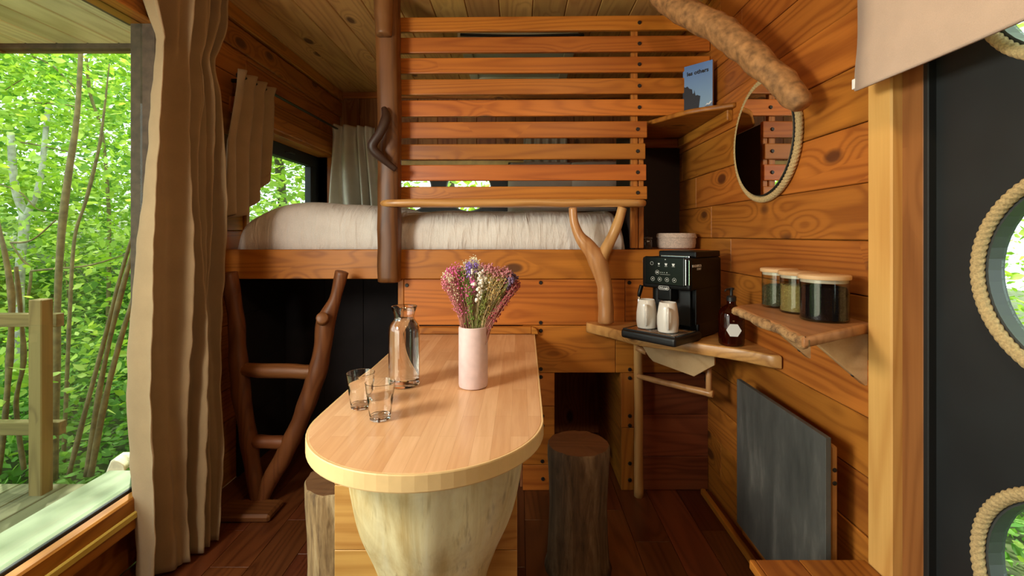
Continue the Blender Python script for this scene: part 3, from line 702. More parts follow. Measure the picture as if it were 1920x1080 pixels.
box('rod_bracket', (-1.43, 2.32, 1.975), (-1.338, 2.335, 1.992), black, rod, bev=.002)

# roman blind by the door
bl = empty('roman_blind', (.80, .4, 1.57), 'pinkish beige linen roman blind hanging over the dark door', 'blind')
prof = [(.805, 2.30), (.800, 2.0), (.798, 1.80), (.792, 1.77), (.770, 1.755), (.768, 1.765), (.785, 1.80), (.790, 1.86)]
V = []; Fc = []
profF = catmull([(.80, 2.34, 0), (.806, 2.1, 0), (.803, 1.9, 0), (.806, 1.7, 0), (.801, 1.62, 0), (.800, 1.566, 0)], 6)
profB = [(p[0] + .006, p[1]) for p in profF]; loop = [(p[0], p[1]) for p in profF] + profB[::-1]
ys = [-.6 + 1.72 * k / 30 for k in range(31)]
for y in ys:
    for (a, b) in loop: V.append((a + .004 * math.sin(y * 9 + b * 5) * (2.34 - b), y, b + .006 * math.sin(y * 5)))
m_ = len(loop)
for i in range(30):
    for k in range(m_): Fc.append((i * m_ + k, i * m_ + (k + 1) % m_, (i + 1) * m_ + (k + 1) % m_, (i + 1) * m_ + k))
Fc.append(tuple(range(m_))); Fc.append(tuple(30 * m_ + k for k in range(m_)))
mesh_obj('cloth', V, Fc, blind_m, bl)
profF = catmull([(.795, 2.34, 0), (.785, 1.99, 0), (.772, 1.905, 0), (.775, 1.882, 0), (.790, 1.90, 0), (.797, 2.0, 0)], 5); V = []; Fc = []
loop = [(p[0], p[1]) for p in profF]; m_ = len(loop)
for k in range(31):
    y = -.6 + 1.725 * k / 30
    for (a, b) in loop: V.append((a, y, b + .006 * math.sin(y * 6)))
for i in range(30):
    for k in range(m_): Fc.append((i * m_ + k, i * m_ + (k + 1) % m_, (i + 1) * m_ + (k + 1) % m_, (i + 1) * m_ + k))
Fc.append(tuple(range(m_))); Fc.append(tuple(30 * m_ + k for k in range(m_)))
mesh_obj('fold', V, Fc, blind_m, bl)
box('hem_tab', (.797, 1.118, 1.568), (.806, 1.128, 1.592), plain('white_plastic', (.85, .85, .85), .4), bl, bev=.001)

# ------------------------------------------------------------------ ladder
lad = empty('bed_ladder', (-1.12, 2.1, 0), 'rustic ladder of crooked peeled branches under the left of the bed', 'ladder')
yl = 2.12
tube('ladder_rail', [at(430, 512, yl)[:] + (.036,), at(442, 590, yl)[:] + (.034,), at(446, 660, yl)[:] + (.037,), at(452, 740, yl)[:] + (.040,), at(466, 820, yl)[:] + (.036,), at(474, 880, yl)[:] + (.034,), at(483, 935, yl)[:] + (.03,)], ladderw, lad, sides=14, bump=.007, bf=9)
tube('ladder_rail', [at(641, 510, yl)[:] + (.030,), at(628, 560, yl)[:] + (.030,), at(612, 605, yl)[:] + (.042,), at(606, 650, yl)[:] + (.038,), at(592, 710, yl)[:] + (.040,), at(572, 765, yl)[:] + (.040,), at(540, 840, yl)[:] + (.038,), at(512, 890, yl)[:] + (.036,), at(492, 938, yl)[:] + (.03,)], ladderw, lad, sides=14, bump=.007, bf=9)
tube('branch_stub', [at(607, 602, yl)[:] + (.03,), (at(604, 596, yl - .07))[:] + (.026,)], ladderw, lad, sides=12, n=3)
rungx = wood('rung_wood', (.09, .026, .008), (.24, .085, .026), 0, knots=.2, rough=.45)
tube('rung', [at(452, 693, yl)[:] + (.030,), at(510, 695, yl)[:] + (.034,), at(590, 698, yl)[:] + (.032,)], rungx, lad, sides=12, bump=.004)
tube('rung', [at(464, 826, yl)[:] + (.027,), at(500, 829, yl)[:] + (.03,), at(545, 830, yl)[:] + (.028,)], rungx, lad, sides=12, bump=.004)
box('ladder_foot', (-1.30, 1.98, 0), (-1.06, 2.11, .035), rungx, lad, bev=.01)

# ------------------------------------------------------------------ table
tbl = empty('dining_table', (-.235, 1.3, 0), 'long beech table with rounded end in the middle of the cabin', 'table')
def table_outline(ins=0):
    r = .290 - ins; c = (-.232, 1.21); pts = [(.068 - ins * .5, 2.225), (.058 - ins, 1.24)]
    for k in range(1, 36): a = -PI * k / 36; pts.append((c[0] + r * math.cos(a), c[1] + r * math.sin(a) * 1.0))
    pts += [(-.522 + ins, 1.24), (-.518 + ins, 2.225)]
    return pts
prism('tabletop', table_outline(.0015), .7155, .750, beech, tbl, bev=.003)
# lighter edge band round the top
V = []; Fc = []; ol = table_outline(0); n_ = len(ol)
for (a, b) in ol:
    c = Vector((-.232, max(b, 1.21))); d = (Vector((a, b)) - c).normalized() * .0016
    for z, k in ((.7130, 1), (.7155, 1.6), (.7475, 1.6), (.7500, .9)): V.append((a + d.x * k, b + d.y * k, z))
    V.append((a - d.x * 2, b - d.y * 2, .7496)); V.append((a - d.x * 2, b - d.y * 2, .7130))
for i in range(n_ - 1):
    for k in range(6): Fc.append((i * 6 + k, i * 6 + (k + 1) % 6, (i + 1) * 6 + (k + 1) % 6, (i + 1) * 6 + k))
Fc.append(tuple(range(6))); Fc.append(tuple((n_ - 1) * 6 + k for k in range(6)))
mesh_obj('edge_band', V, Fc, beech_edge, tbl, smooth=False)
V = []; Fc = []
ped = catmull([(.225, .7125, 0), (.221, .66, 0), (.210, .58, 0), (.190, .50, 0), (.150, .41, 0), (.125, .33, 0), (.120, .2, 0), (.135, .08, 0), (.155, .001, 0)], 6)
nn = 64
for (r_, z_, _) in ped:
    for k in range(nn):
        a = 2 * PI * k / nn; rr = r_ * (1 + .035 * math.sin(3 * a + 1) + .02 * math.sin(7 * a)) + .004 * noise.noise(Vector((math.cos(a) * 9, math.sin(a) * 9, z_ * 2)))
        V.append((-.222 + rr * math.cos(a) + .03 * (.72 - z_) * 0, 1.19 + rr * .88 * math.sin(a) * .78, z_))
for i in range(len(ped) - 1):
    for k in range(nn): Fc.append((i * nn + k, i * nn + (k + 1) % nn, (i + 1) * nn + (k + 1) % nn, (i + 1) * nn + k))
Fc.append(tuple(range(nn))); Fc.append(tuple((len(ped) - 1) * nn + k for k in range(nn)))
mesh_obj('trunk_pedestal', V, Fc, palelog, tbl)
for k in range(4): box('support_board', (-.508, 1.285, .178 * k + .001), (-.008, 1.31, .178 * (k + 1) - .0005), panelboard, tbl, bev=.0015)
box('rear_trim', (-.545, 2.205, .752), (.055, 2.236, .786), pine[0], tbl, bev=.004)
o = prism('rear_trim_end', [(.055, .752), (.085, .752), (.083, .765), (.075, .778), (.055, .786)], 0, .031, pine[0], tbl, bev=.001, M=FR(2.236))

# log stools
def stool(name, cx, cy, r, H, label, seed):
    t = empty(name, (cx, cy, 0), label, 'stool', 'log stools')
    V = []; Fc = []; prof = [(1.10, 0), (1.02, .03), (.97, .12), (.93, .22), (.95, .32), (1.0, .41), (1.0, .985 * H), (.965, H)]
    prof = [(a, b) for a, b in prof]
    nn = 40
    for (k_, z_) in prof:
        for k in range(nn):
            a = 2 * PI * k / nn; rr = r * k_ * (1 + .05 * noise.noise(Vector((math.cos(a) * 1.5, math.sin(a) * 1.5, z_ * 3 + seed)))) + .004 * noise.noise(Vector((math.cos(a) * 8, math.sin(a) * 8, z_ * 3 + seed)))
            V.append((cx + rr * math.cos(a), cy + rr * math.sin(a), z_ + .004 * noise.noise(Vector((math.cos(a) * 3, math.sin(a) * 3, seed))) * (1 if z_ > .3 else 0)))
    for i in range(len(prof) - 1):
        for k in range(nn): Fc.append((i * nn + k, i * nn + (k + 1) % nn, (i + 1) * nn + (k + 1) % nn, (i + 1) * nn + k))
    Fc.append(tuple(range(nn)))
    mesh_obj('log', V, Fc, stumpw if seed == 3 else stumpl, t)
    top = V[-nn:]; V2 = [tuple(p) for p in top] + [(cx, cy, H + .003)] + [(cx + (p[0] - cx) * .97, cy + (p[1] - cy) * .97, H - .012) for p in top]
    F2 = [(k, (k + 1) % nn, nn) for k in range(nn)] + [(k, nn + 1 + k, nn + 1 + (k + 1) % nn, (k + 1) % nn) for k in range(nn)] + [tuple(nn + 1 + k for k in range(nn))]
    mesh_obj('sawn_top', V2, F2, stumptop, t, smooth=False)
    return t
stool('log_stool', .2135, 1.735, .113, .45, 'dark brown log stool standing right of the table', 3)
stool('log_stool', -.545, 1.45, .112, .475, 'pale streaked log stool tucked under the left of the table', 9)

# ------------------------------------------------------------------ things on the table
zt = .7502
car = empty('water_carafe', (-.362, 1.467, zt), 'glass carafe of water on the table beside the tumblers', 'carafe')
lathe('carafe_glass', [(0, .002), (.040, .0), (.0455, .003), (.0475, .010), (.0475, .170), (.0465, .182), (.042, .193), (.034, .203), (.031, .209), (.031, .216), (.0335, .228), (.0398, .2455), (.0392, .2468),
                       (.0378, .2455), (.0312, .228), (.0288, .216), (.0288, .209), (.0325, .201), (.040, .191), (.0445, .181), (.0455, .170), (.0455, .014), (.042, .0105), (0, .010)], (-.362, 1.467, zt), glass_m, car, n=48)
lathe('water', [(0, .0108), (.0418, .0112), (.0453, .0145), (.0453, .170), (.0443, .181), (.0398, .191), (.0323, .201), (.0290, .2085), (0, .2085)], (-.362, 1.467, zt), water_m, car, n=48)
def tumbler(cx, cy, label, s=1):
    t = empty('tumbler', (cx, cy, zt), label, 'glass', 'tumblers on the table')
    lathe('tumbler_glass', [(0, .001), (.022, 0), (.0255, .003), (.0275, .02), (.0295, .035), (.0325, .055), (.0315, .0575), (.0345, .068), (.0345, .071), (.0375, .095), (.0362, .0955), (.0332, .070), (.0312, .056), (.028, .035), (.0262, .02), (.024, .012), (0, .011)], (cx, cy, zt), glass_m, t, n=40)
tumbler(-.433, 1.275, 'faceted clear tumbler, the left one in front of the carafe'); tumbler(-.356, 1.195, 'clear tumbler, the nearer and right one in front of the carafe')
vs = empty('flower_vase', (-.145, 1.455, zt), 'pale pink cylindrical ceramic vase on the table', 'vase')
lathe('vase_body', [(0, .001), (.038, 0), (.0435, .003), (.045, .010), (.045, .180), (.0440, .1855), (.0415, .187), (.0395, .1855), (.0388, .180), (.0388, .012), (0, .010)], (-.145, 1.455, zt), pinkcer, vs, n=56)
# bouquet of dried flowers
bq = empty('dried_bouquet', (-.145, 1.455, zt + .02), 'bouquet of dried pink, white, green and tan flowers in the pink vase', 'flowers')
stemc = {}
def fm(name, c): return plain(name, c, .9)
def bunch(cx0, tips, ncount, col, stemcol, bsize, spread, topf=.4, seed=0):
    """cx0: base x offset; tips: list of px points bounding the bloom heads"""
    rnd = random.Random(seed); V = []; Fc = []; MI = []
    base = Vector((-.145 + cx0, 1.452, zt + .16))
    for k in range(ncount):
        a, b = rnd.sample(tips, 2); t = rnd.random(); px = a[0] + (b[0] - a[0]) * t + rnd.gauss(0, spread); py = a[1] + (b[1] - a[1]) * t + rnd.gauss(0, spread)
        T = at(px, py, 1.452 + rnd.uniform(-.045, .045)); B = base + Vector((rnd.gauss(0, .006), rnd.gauss(0, .006), rnd.uniform(-.10, -.02)))
        mid = B.lerp(T, .5) + Vector((rnd.gauss(0, .003), rnd.gauss(0, .003), .004))
        mid.x = -.145 + (mid.x + .145) * .74; mid.y = 1.452 + (mid.y - 1.452) * .74; pts = [B, mid, T]; r_ = .0006
        for (p, q) in ((B, mid), (mid, T)):
            d = (q - p).normalized(); u = d.orthogonal().normalized(); w_ = d.cross(u); s0 = len(V)
            for e in (p, q):
                for g in range(3): V.append(e + (u * math.cos(g * 2.094) + w_ * math.sin(g * 2.094)) * r_)
            for g in range(3): Fc.append((s0 + g, s0 + (g + 1) % 3, s0 + 3 + (g + 1) % 3, s0 + 3 + g)); MI.append(0)
        nb = 9
        for _ in range(nb):
            f_ = 1 - rnd.random() ** 2 * topf; c = (mid.lerp(T, f_ * 2 - 1) if f_ > .5 else B.lerp(mid, f_ * 2)) + Vector([rnd.gauss(0, .0035) for _ in range(3)]) ; s_ = bsize * rnd.uniform(.8, 1.9); s0 = len(V)
            for dx, dy, dzz in ((1, 0, 0), (-1, 0, 0), (0, 1, 0), (0, -1, 0), (0, 0, 1), (0, 0, -1)): V.append(c + Vector((dx, dy, dzz)) * s_)
            for f3 in ((0, 2, 4), (2, 1, 4), (1, 3, 4), (3, 0, 4), (2, 0, 5), (1, 2, 5), (3, 1, 5), (0, 3, 5)): Fc.append(tuple(s0 + q for q in f3)); MI.append(1)
    me, T_ = centred(V, Fc, False); me.materials.append(stemcol); me.materials.append(col)
    me.polygons.foreach_set('material_index', MI)
    return link('flower_bunch', me, None, bq, T_)
S_tan, S_pink, S_green = fm('tan_stem', (.50, .36, .18)), fm('pink_stem', (.42, .17, .12)), fm('green_stem', (.20, .22, .05))
tag(bunch(-.012, [(834, 512), (845, 500), (862, 502), (878, 525), (872, 540)], 90, fm('pink_bloom', (.78, .16, .40)), S_pink, .0019, 3, .45, 1), 'pink blooms')
tag(bunch(-.014, [(832, 516), (842, 508), (850, 520)], 45, fm('cream_bloom', (.80, .68, .48)), S_pink, .0018, 2.5, .3, 2), 'cream blooms')
tag(bunch(-.016, [(827, 524), (834, 528), (842, 532)], 40, fm('rose_bloom', (.72, .22, .30)), S_pink, .0017, 2.5, .5, 11), 'rose blooms')
tag(bunch(-.006, [(862, 503), (868, 508), (876, 530), (880, 560)], 70, fm('green_spike', (.14, .22, .03)), S_green, .0024, 3, .75, 3), 'green spikes')
tag(bunch(.000, [(876, 498), (886, 490), (893, 498), (880, 505)], 45, fm('lilac_bloom', (.32, .20, .58)), S_green, .0022, 3, .12, 4), 'lilac blooms')
tag(bunch(.000, [(872, 494), (884, 487), (896, 490)], 26, fm('ivory_bloom', (.85, .78, .55)), S_tan, .0014, 3, .12, 5), 'ivory tips')
tag(bunch(.004, [(888, 512), (897, 502), (910, 507), (915, 520), (903, 535)], 90, fm('white_bloom', (.92, .88, .78)), S_tan, .0028, 4, .28, 6), 'white blooms')
tag(bunch(.002, [(882, 517), (885, 530), (893, 528)], 36, fm('magenta_bloom', (.70, .14, .42)), S_pink, .002, 3, .2, 7), 'magenta blooms')
tag(bunch(.012, [(918, 515), (935, 515), (950, 525), (938, 545), (925, 550)], 150, fm('tan_bloom', (.52, .36, .12)), S_tan, .0016, 4, .6, 8), 'tan grass heads')
tag(bunch(.008, [(902, 500), (920, 500), (945, 508), (958, 516)], 70, fm('dusty_pink_bloom', (.58, .24, .27)), S_green, .0022, 3.5, .10, 9), 'dusty pink blooms')
tag(bunch(.016, [(962, 522), (972, 532), (962, 545), (950, 560), (965, 535)], 90, fm('maroon_bloom', (.33, .06, .07)), S_pink, .002, 3, .5, 10), 'maroon blooms')
tag(bunch(.010, [(952, 512), (965, 520), (958, 525)], 24, fm('plum_bloom', (.16, .10, .19)), S_green, .0034, 2.5, .1, 12), 'plum thistles')
tag(bunch(.006, [(908, 560), (905, 575), (915, 545)], 40, fm('olive_leaf', (.16, .17, .03)), S_green, .0026, 3.5, .6, 13), 'olive leaves')
for px, py in ((889, 533), (896, 543), (894, 562)):
    p = at(px, py, 1.40); lathe('bud', [(0, -.006), (.005, -.003), (.006, .001), (.004, .005), (0, .006)], p, fm('bud_white', (.88, .84, .74)), bq, n=12)

# ------------------------------------------------------------------ coffee corner
zs = .807
slab_out = [(.875 + .02, 2.232), (.315, 2.232), (.310, 2.195), (.400, 2.07), (.489, 1.925), (.60, 1.855), (.70, 1.77), (.79, 1.70), (.862, 1.610), (.888, 1.595), (.898, 1.62)]
so = catmull([(a, b, 0) for a, b in slab_out[2:10]], 5)
so = [(p[0] + .004 * noise.noise(Vector((p[0] * 30, p[1] * 30, 0))), p[1] + .004 * noise.noise(Vector((p[0] * 30, p[1] * 30, 5)))) for p in so]
o = prism('corner_shelf_slab', slab_out[:2] + so + [(.898, 1.62), (.898, 2.232)], .762, zs, slabx, None, bev=.006)
tag(o, 'thick live-edge wooden corner slab under the coffee machine', 'shelf')
und = empty('towel_frame', (.54, 2.18, 0), 'pole and branch towel frame below the coffee machine slab', 'towel rack')
tube('pole', [(.555, 2.190, .001, .022), (.553, 2.190, .3, .020), (.553, 2.190, .6, .021), (.550, 2.190, .760, .021)], branchw, und, sides=14, bump=.003)
tube('rail', [at(1196, 705, 2.165)[:] + (.012,), at(1265, 722, 2.03)[:] + (.014,), at(1337, 739, 1.92)[:] + (.014,)], branchw, und, sides=12, bump=.003)
tube('upright', [at(1329, 736, 1.93)[:] + (.012,), at(1329, 684, 1.93)[:] + (.012,)], branchw, und, sides=12, n=2)
tube('peg', [at(1316, 683, 1.99)[:] + (.010,), at(1334, 677, 1.90)[:] + (.013,)], branchw, und, sides=12, n=2)
tube('peg', [at(1194, 652, 2.13)[:] + (.013,), at(1212, 661, 2.10)[:] + (.012,)], branchw, und, sides=12, n=2)
pa = at(1196, 648, 2.07); pb = at(1330, 694, 1.88)
dirv = Vector((pb.x - pa.x, pb.y - pa.y, 0)); Lb = dirv.length; dirv.normalize(); nrm = Vector((0, 0, 1)).cross(dirv)
MB_ = Matrix(((dirv.x, 0, nrm.x, pa.x), (dirv.y, 0, nrm.y, pa.y), (0, 1, 0, 0), (0, 0, 0, 1)))
o = prism('shelf_apron', [(0, .760), (.05, .690), (.07, .672), (Lb * .80, .640), (Lb + .02, .700), (Lb + .02, .760)], 0, .018, paleb, None, bev=.002, M=MB_)
tag(o, 'angled plywood brace board fixed under the coffee machine slab', 'board')
box('wall_cleat', (.40, 2.19, .735), (.52, 2.236, .762), pine[0], und, bev=.006)

# coffee machine (local frame: x along the front, y into the body)
cmL = Vector((.497, 1.945, zs)); cmR = Vector((.640, 1.785, zs)); fx = (cmR - cmL).normalized(); fy = Vector((0, 0, 1)).cross(fx); fy = Vector((-fx.y, fx.x, 0))
MC = Matrix(((fx.x, fy.x, 0, cmL.x), (fx.y, fy.y, 0, cmL.y), (0, 0, 1, zs), (0, 0, 0, 1)))
WD = (cmR - cmL).length
cm = link('coffee_machine', None, M=MC); tag(cm, 'black bean-to-cup coffee machine on the corner slab with two mugs on its tray', 'coffee machine')
def cb(nm, a, b, m_, bev=.004, p=cm, seg=2): return box(nm, a, b, m_, p, bev=bev, seg=seg, M=MC)
cb('rear_body', (.004, .085, .004), (WD - .004, .270, .300), blackmat, .008)
cb('side_panel', (WD - .006, .06, .06), (WD, .27, .29), blackmat, .004)
cb('head', (.0, .015, .195), (WD + .002, .27, .322), blackmat, .012, seg=3)
pan = cb('control_panel', (.018, .006, .212), (WD - .020, .0165, .325), blackgloss, .004)
cb('spout_recess', (.03, .07, .05), (WD - .03, .086, .20), gasket, .002)
cb('lid', (.05, .06, .322), (WD + .0, .265, .347), blackmat, .006)
cb('lid_rim', (.07, .045, .322), (WD - .02, .062, .330), chrome, .002)
cb('chrome_strip', (WD - .016, .004, .218), (WD - .012, .012, .318), chrome, .001); cb('chrome_strip', (WD - .004, .010, .218), (WD - .001, .016, .314), plain('green_tint_chrome', (.25, .4, .3), .15, 1.0), .001)
sp = cb('coffee_spout', (.075, .012, .150), (.135, .07, .200), blackmat, .006)
for xx in (.088, .122): box('nozzle', (xx - .005, .02, .140), (xx + .005, .032, .153), chrome, sp, bev=.002, M=MC)
# tray
tr_ = cb('drip_tray', (-.014, -.115, .002), (WD + .012, .085, .036), blacktray, .012, seg=3)
cb('tray_rim', (-.008, -.108, .034), (WD + .006, -.100, .040), blacktray, .002); cb('tray_rim', (-.008, -.100, .034), (0, .07, .040), blacktray, .002)
for k in range(14): box('grille_bar', (.002, -.096 + k * .0115, .0355), (WD - .002, -.0915 + k * .0115, .0395), chrome, tr_, bev=.001, M=MC)
stm = tube('steam_wand', [tuple(MC @ Vector((-.012, .03, .20))) + (.009,), tuple(MC @ Vector((-.016, .022, .17))) + (.009,), tuple(MC @ Vector((-.018, .02, .155))) + (.007,)], blackmat, cm, sides=12)
tube('wand_tip', [tuple(MC @ Vector((-.018, .02, .153))) + (.007,), tuple(MC @ Vector((-.019, .018, .105))) + (.006,)], chrome, stm, sides=12, n=2)
tube('steam_knob', [tuple(MC @ Vector((-.002, .05, .300))) + (.012,), tuple(MC @ Vector((-.014, .048, .300))) + (.011,)], chrome, cm, sides=16, n=2)
MP = MC @ Matrix(((1, 0, 0, 0), (0, 0, -1, .0055), (0, 1, 0, 0), (0, 0, 0, 1)))   # text frame on the control panel
def ring_icon(cx, cz, r, t=.0009):
    V = []; Fc = []; n = 20
    for (rr, d) in ((r, 0), (r - t, 0), (r - t, .0006), (r, .0006)):
        for k in range(n): a = 2 * PI * k / n; V.append((cx + rr * math.cos(a), cz + rr * math.sin(a), d))
    for i_ in range(4):
        j = (i_ + 1) % 4
        for k in range(n): Fc.append((i_ * n + k, i_ * n + (k + 1) % n, j * n + (k + 1) % n, j * n + k))
    mesh_obj('button_ring', V, Fc, white_print, pan, M=MP)
for xx, rz in ((.045, 0), (.077, 0), (.109, 0), (.141, 0)): ring_icon(xx + .012, .2345, .0085)
ring_icon(.078, .262, .0085, .0008)
def icon(pts, nm='button_icon'): prism(nm, pts, 0, .0006, white_print, pan, bev=0, M=MP)
ring_icon(.053, .297, .007, .0008)
for xx, s_ in ((.085, .0045), (.117, .006), (.149, .0065)):
    icon([(xx - s_, .299), (xx + s_, .299), (xx + s_ * .5, .299 - s_ * 1.4), (xx - s_ * .5, .299 - s_ * 1.4)])
    icon([(xx - s_, .2865), (xx + s_, .2865), (xx + s_, .2875), (xx - s_, .2875)])
icon([(xx := .112, .313)[0:1] + (.313,), (.116, .313), (.116, .316), (.112, .316)])
icon([(.074, .260), (.082, .260), (.082, .264), (.074, .264)])
for xx in (.094, .102, .110, .121): icon(circle(xx, .262, .0014 + .0004 * (xx > .12), 8))
icon([(.09, .2545), (.135, .2545), (.135, .2551), (.09, .2551)])
for xx in (.057, .089, .121, .153): icon(circle(xx, .2345, .0026, 8))
# maker's badge and side lettering
MB2 = MC @ Matrix(((1, 0, 0, 0), (0, 0, -1, .0103), (0, 1, 0, 0), (0, 0, 0, 1)))
bd = cb('badge', (.080, .0105, .1925), (.128, .016, .2085), gasket, .001)
V = []; Fc = []; n = 32
for (o_, d) in ((0, 0), (-.0014, 0), (-.0014, .0008), (0, .0008)):
    for k in range(n):
        a = 2 * PI * k / n; cxx = .104 + (.016 if math.cos(a) > 0 else -.016); V.append((cxx + (.008 + o_) * math.cos(a), .2005 + (.008 + o_) * math.sin(a), d))
for i_ in range(4):
    j = (i_ + 1) % 4
    for k in range(n): Fc.append((i_ * n + k, i_ * n + (k + 1) % n, j * n + (k + 1) % n, j * n + k))
mesh_obj('badge_outline', V, Fc, white_print, bd, M=MB2)
text('badge_lettering', "De'Longhi", .0095, MB2 @ Matrix.Translation((.104, .197, .0004)), white_print, bd, off=.0002, align='CENTER', sx=.95)
MSD = MC @ Matrix(((0, 0, 1, WD + .0022), (1, 0, 0, 0), (0, 1, 0, 0), (0, 0, 0, 1)))
text('side_lettering', 'MAGNIFICA', .0135, MSD @ Matrix.Translation((.026, .287, .0004)), white_print, cm, off=.0003)
text('side_lettering', 'START', .0115, MSD @ Matrix.Translation((.062, .275, .0004)), white_print, cm, off=.0002)
# mugs
def mug(lx, ly, label):
    base = MC @ Vector((lx, ly, .0398)); t = empty('coffee_mug', base, label, 'mug', 'mugs on the drip tray')
    lathe('cup', [(0, .001), (.031, 0), (.037, .004), (.0405, .03), (.040, .06), (.036, .09), (.0315, .113), (.030, .1145), (.0285, .113), (.0335, .09), (.037, .06), (.037, .03), (.033, .010), (0, .008)], base, ceramic, t, n=40)
    hd = Vector((-.30, -1, 0)).normalized()
    pts = [(.034, .094, .0045), (.052, .093, .0055), (.060, .075, .0055), (.056, .045, .005), (.046, .022, .0045), (.037, .018, .004)]
    tube('handle', [(base.x + hd.x * a, base.y + hd.y * a, base.z + b, c * 1.15) for a, b, c in pts], ceramic, t, sides=12)
mug(.055, -.035, 'white ceramic mug, the left one on the coffee machine tray'); mug(.155, -.045, 'white ceramic mug, the right one on the coffee machine tray')
# amber bottle with pump
ab = empty('soap_bottle', (.795, 1.765, zs), 'amber glass pump bottle with white hexagonal label right of the coffee machine', 'bottle')
c_ = (.795, 1.765, zs + .0005)
lathe('bottle_glass', [(0, .002), (.040, 0), (.0445, .004), (.046, .012), (.046, .110), (.043, .125), (.033, .139), (.020, .147), (.016, .152), (.016, .166), (.0145, .166), (.0145, .152), (.031, .137), (.041, .123), (.044, .110), (.044, .012), (0, .008)], c_, amber_m, ab, n=40)
pm = lathe('pump', [(0, .163), (.017, .163), (.0175, .178), (.013, .183), (.006, .184), (.0055, .204), (.010, .205), (.010, .213), (0, .214)], c_, black, ab, n=20)
tube('pump_spout', [(c_[0], c_[1], c_[2] + .209, .005), (c_[0] - .02, c_[1] - .012, c_[2] + .209, .0045), (c_[0] - .032, c_[1] - .018, c_[2] + .203, .0035)], black, pm, sides=8)
hexM = Matrix.Translation((c_[0] - .012, c_[1] - .047, c_[2] + .062)) @ Matrix.Rotation(-.25, 4, 'Z') @ FR(0)
prism('hexagon_label', [(.026 * math.cos(k * PI / 3), .026 * math.sin(k * PI / 3)) for k in range(6)], -.001, .0005, white_print, ab, bev=0, M=hexM)
lathe('label_ring', [(.003, 0), (.0045, .002), (.003, .004)], (c_[0] - .013, c_[1] - .047, c_[2] + .094), brassm, ab, n=12)

# basket and small jar on the ledge behind
bs = empty('wool_basket', (.785, 2.36, 1.149), 'low round cream bouclé basket on the ledge above the coffee machine', 'basket')
V, Fc = [], []
lathe('basket_body', [(0, .001), (.080, 0), (.090, .006), (.094, .03), (.094, .05), (.096, .056), (.095, .072), (.090, .078), (.084, .072), (.084, .012), (0, .010)], (.785, 2.36, 1.1495), boucle, bs, n=40)
tube('basket_band', [(.785 + .094 * math.cos(2 * PI * k / 24), 2.36 + .094 * math.sin(2 * PI * k / 24), 1.207, .005) for k in range(24)], boucle, bs, sides=8, closed=True, n=2)
nj = empty('incense_jar', (.632, 2.33, 1.149), 'small dark glass jar standing left of the cream basket', 'jar')
lathe('jar_body', [(0, .001), (.022, 0), (.024, .004), (.024, .045), (.020, .05), (0, .05)], (.632, 2.33, 1.1495), plain('smoky_glass', (.05, .035, .03), .15), nj, n=24)
lathe('jar_lid', [(0, .05), (.025, .05), (.025, .058), (.006, .060), (0, .061)], (.632, 2.33, 1.1495), plain('dark_lid', (.08, .06, .05), .4), nj, n=24)
tube('stick', [(.632, 2.33, 1.21, .0018), (.630, 2.33, 1.25, .0012)], black, nj, sides=6, n=2)

# ------------------------------------------------------------------ corner book shelf + book
zb_ = 1.771
cs = empty('corner_book_shelf', (.75, 2.3, zb_), 'curved wooden corner shelf high between the slatted screen and the right wall', 'shelf')
edge = catmull([(.598, 2.62, 0), (.598, 2.33, 0), (.62, 2.262, 0), (.66, 2.19, 0), (.727, 2.075, 0), (.80, 2.01, 0), (.898, 1.945, 0)], 5)
prism('shelf_board', [(p[0], p[1]) for p in edge] + [(.898, 2.62)], zb_ - .022, zb_, pine[0], cs, bev=.006)
box('support_batten', (.872, 1.975, zb_ - .07), (.898, 2.62, zb_ - .023), pine[1], cs, bev=.004)
box('support_batten', (.60, 2.585, zb_ - .07), (.871, 2.61, zb_ - .023), pine[0], cs, bev=.004)
bkL = Vector((.770, 2.218, zb_)); bkR = Vector((.868, 2.115, zb_)); bx_ = (bkR - bkL).normalized(); by_ = Vector((-bx_.y, bx_.x, 0)); lean = .10
BWd = (bkR - bkL).length
MK = Matrix(((bx_.x, by_.x, 0, bkL.x), (bx_.y, by_.y, 0, bkL.y), (0, 0, 1, zb_ + .001), (0, 0, 0, 1)))
bk = link('magazine', None, M=MK); tag(bk, 'thick magazine with a blue mountain cover leaning on the high corner shelf', 'book')
BH = .238
box('pages', (.001, .0015, .001), (BWd - .001, .0125, BH - .001), plain('page_paper', (.55, .36, .20), .8), bk, bev=.0005, M=MK)
def cover_mat():
    m, nt, b = mat_base('blue_sky_cover'); tc = N(nt, 'ShaderNodeTexCoord'); s = N(nt, 'ShaderNodeSeparateXYZ'); nt.links.new(tc.outputs['Object'], s.inputs[0])
    mr = N(nt, 'ShaderNodeMapRange'); mr.inputs[1].default_value = -.12; mr.inputs[2].default_value = .12; nt.links.new(s.outputs[2], mr.inputs[0])
    r = ramp(nt, [(0, (.30, .48, .66)), (1, (.11, .23, .55))]); nt.links.new(mr.outputs[0], r.inputs[0]); nt.links.new(r.outputs[0], b.inputs['Base Color']); b.inputs['Roughness'].default_value = .35; return m
cv = box('cover', (0, 0, 0), (BWd, .0015, BH), cover_mat(), bk, bev=.0003, M=MK)
box('back_cover', (0, .0125, 0), (BWd, .014, BH), plain('dark_cover', (.05, .03, .03), .4), bk, bev=.0003, M=MK)
MKF = MK @ Matrix(((1, 0, 0, 0), (0, 0, -1, 0), (0, 1, 0, 0), (0, 0, 0, 1)))
ink = plain('black_ink', (.008, .008, .012), .5)
W_ = BWd
def poly(nm, pts, m_, zz): prism(nm, [(a * W_, b * BH) for a, b in pts], zz, zz + .0003, m_, cv, bev=0, M=MKF)
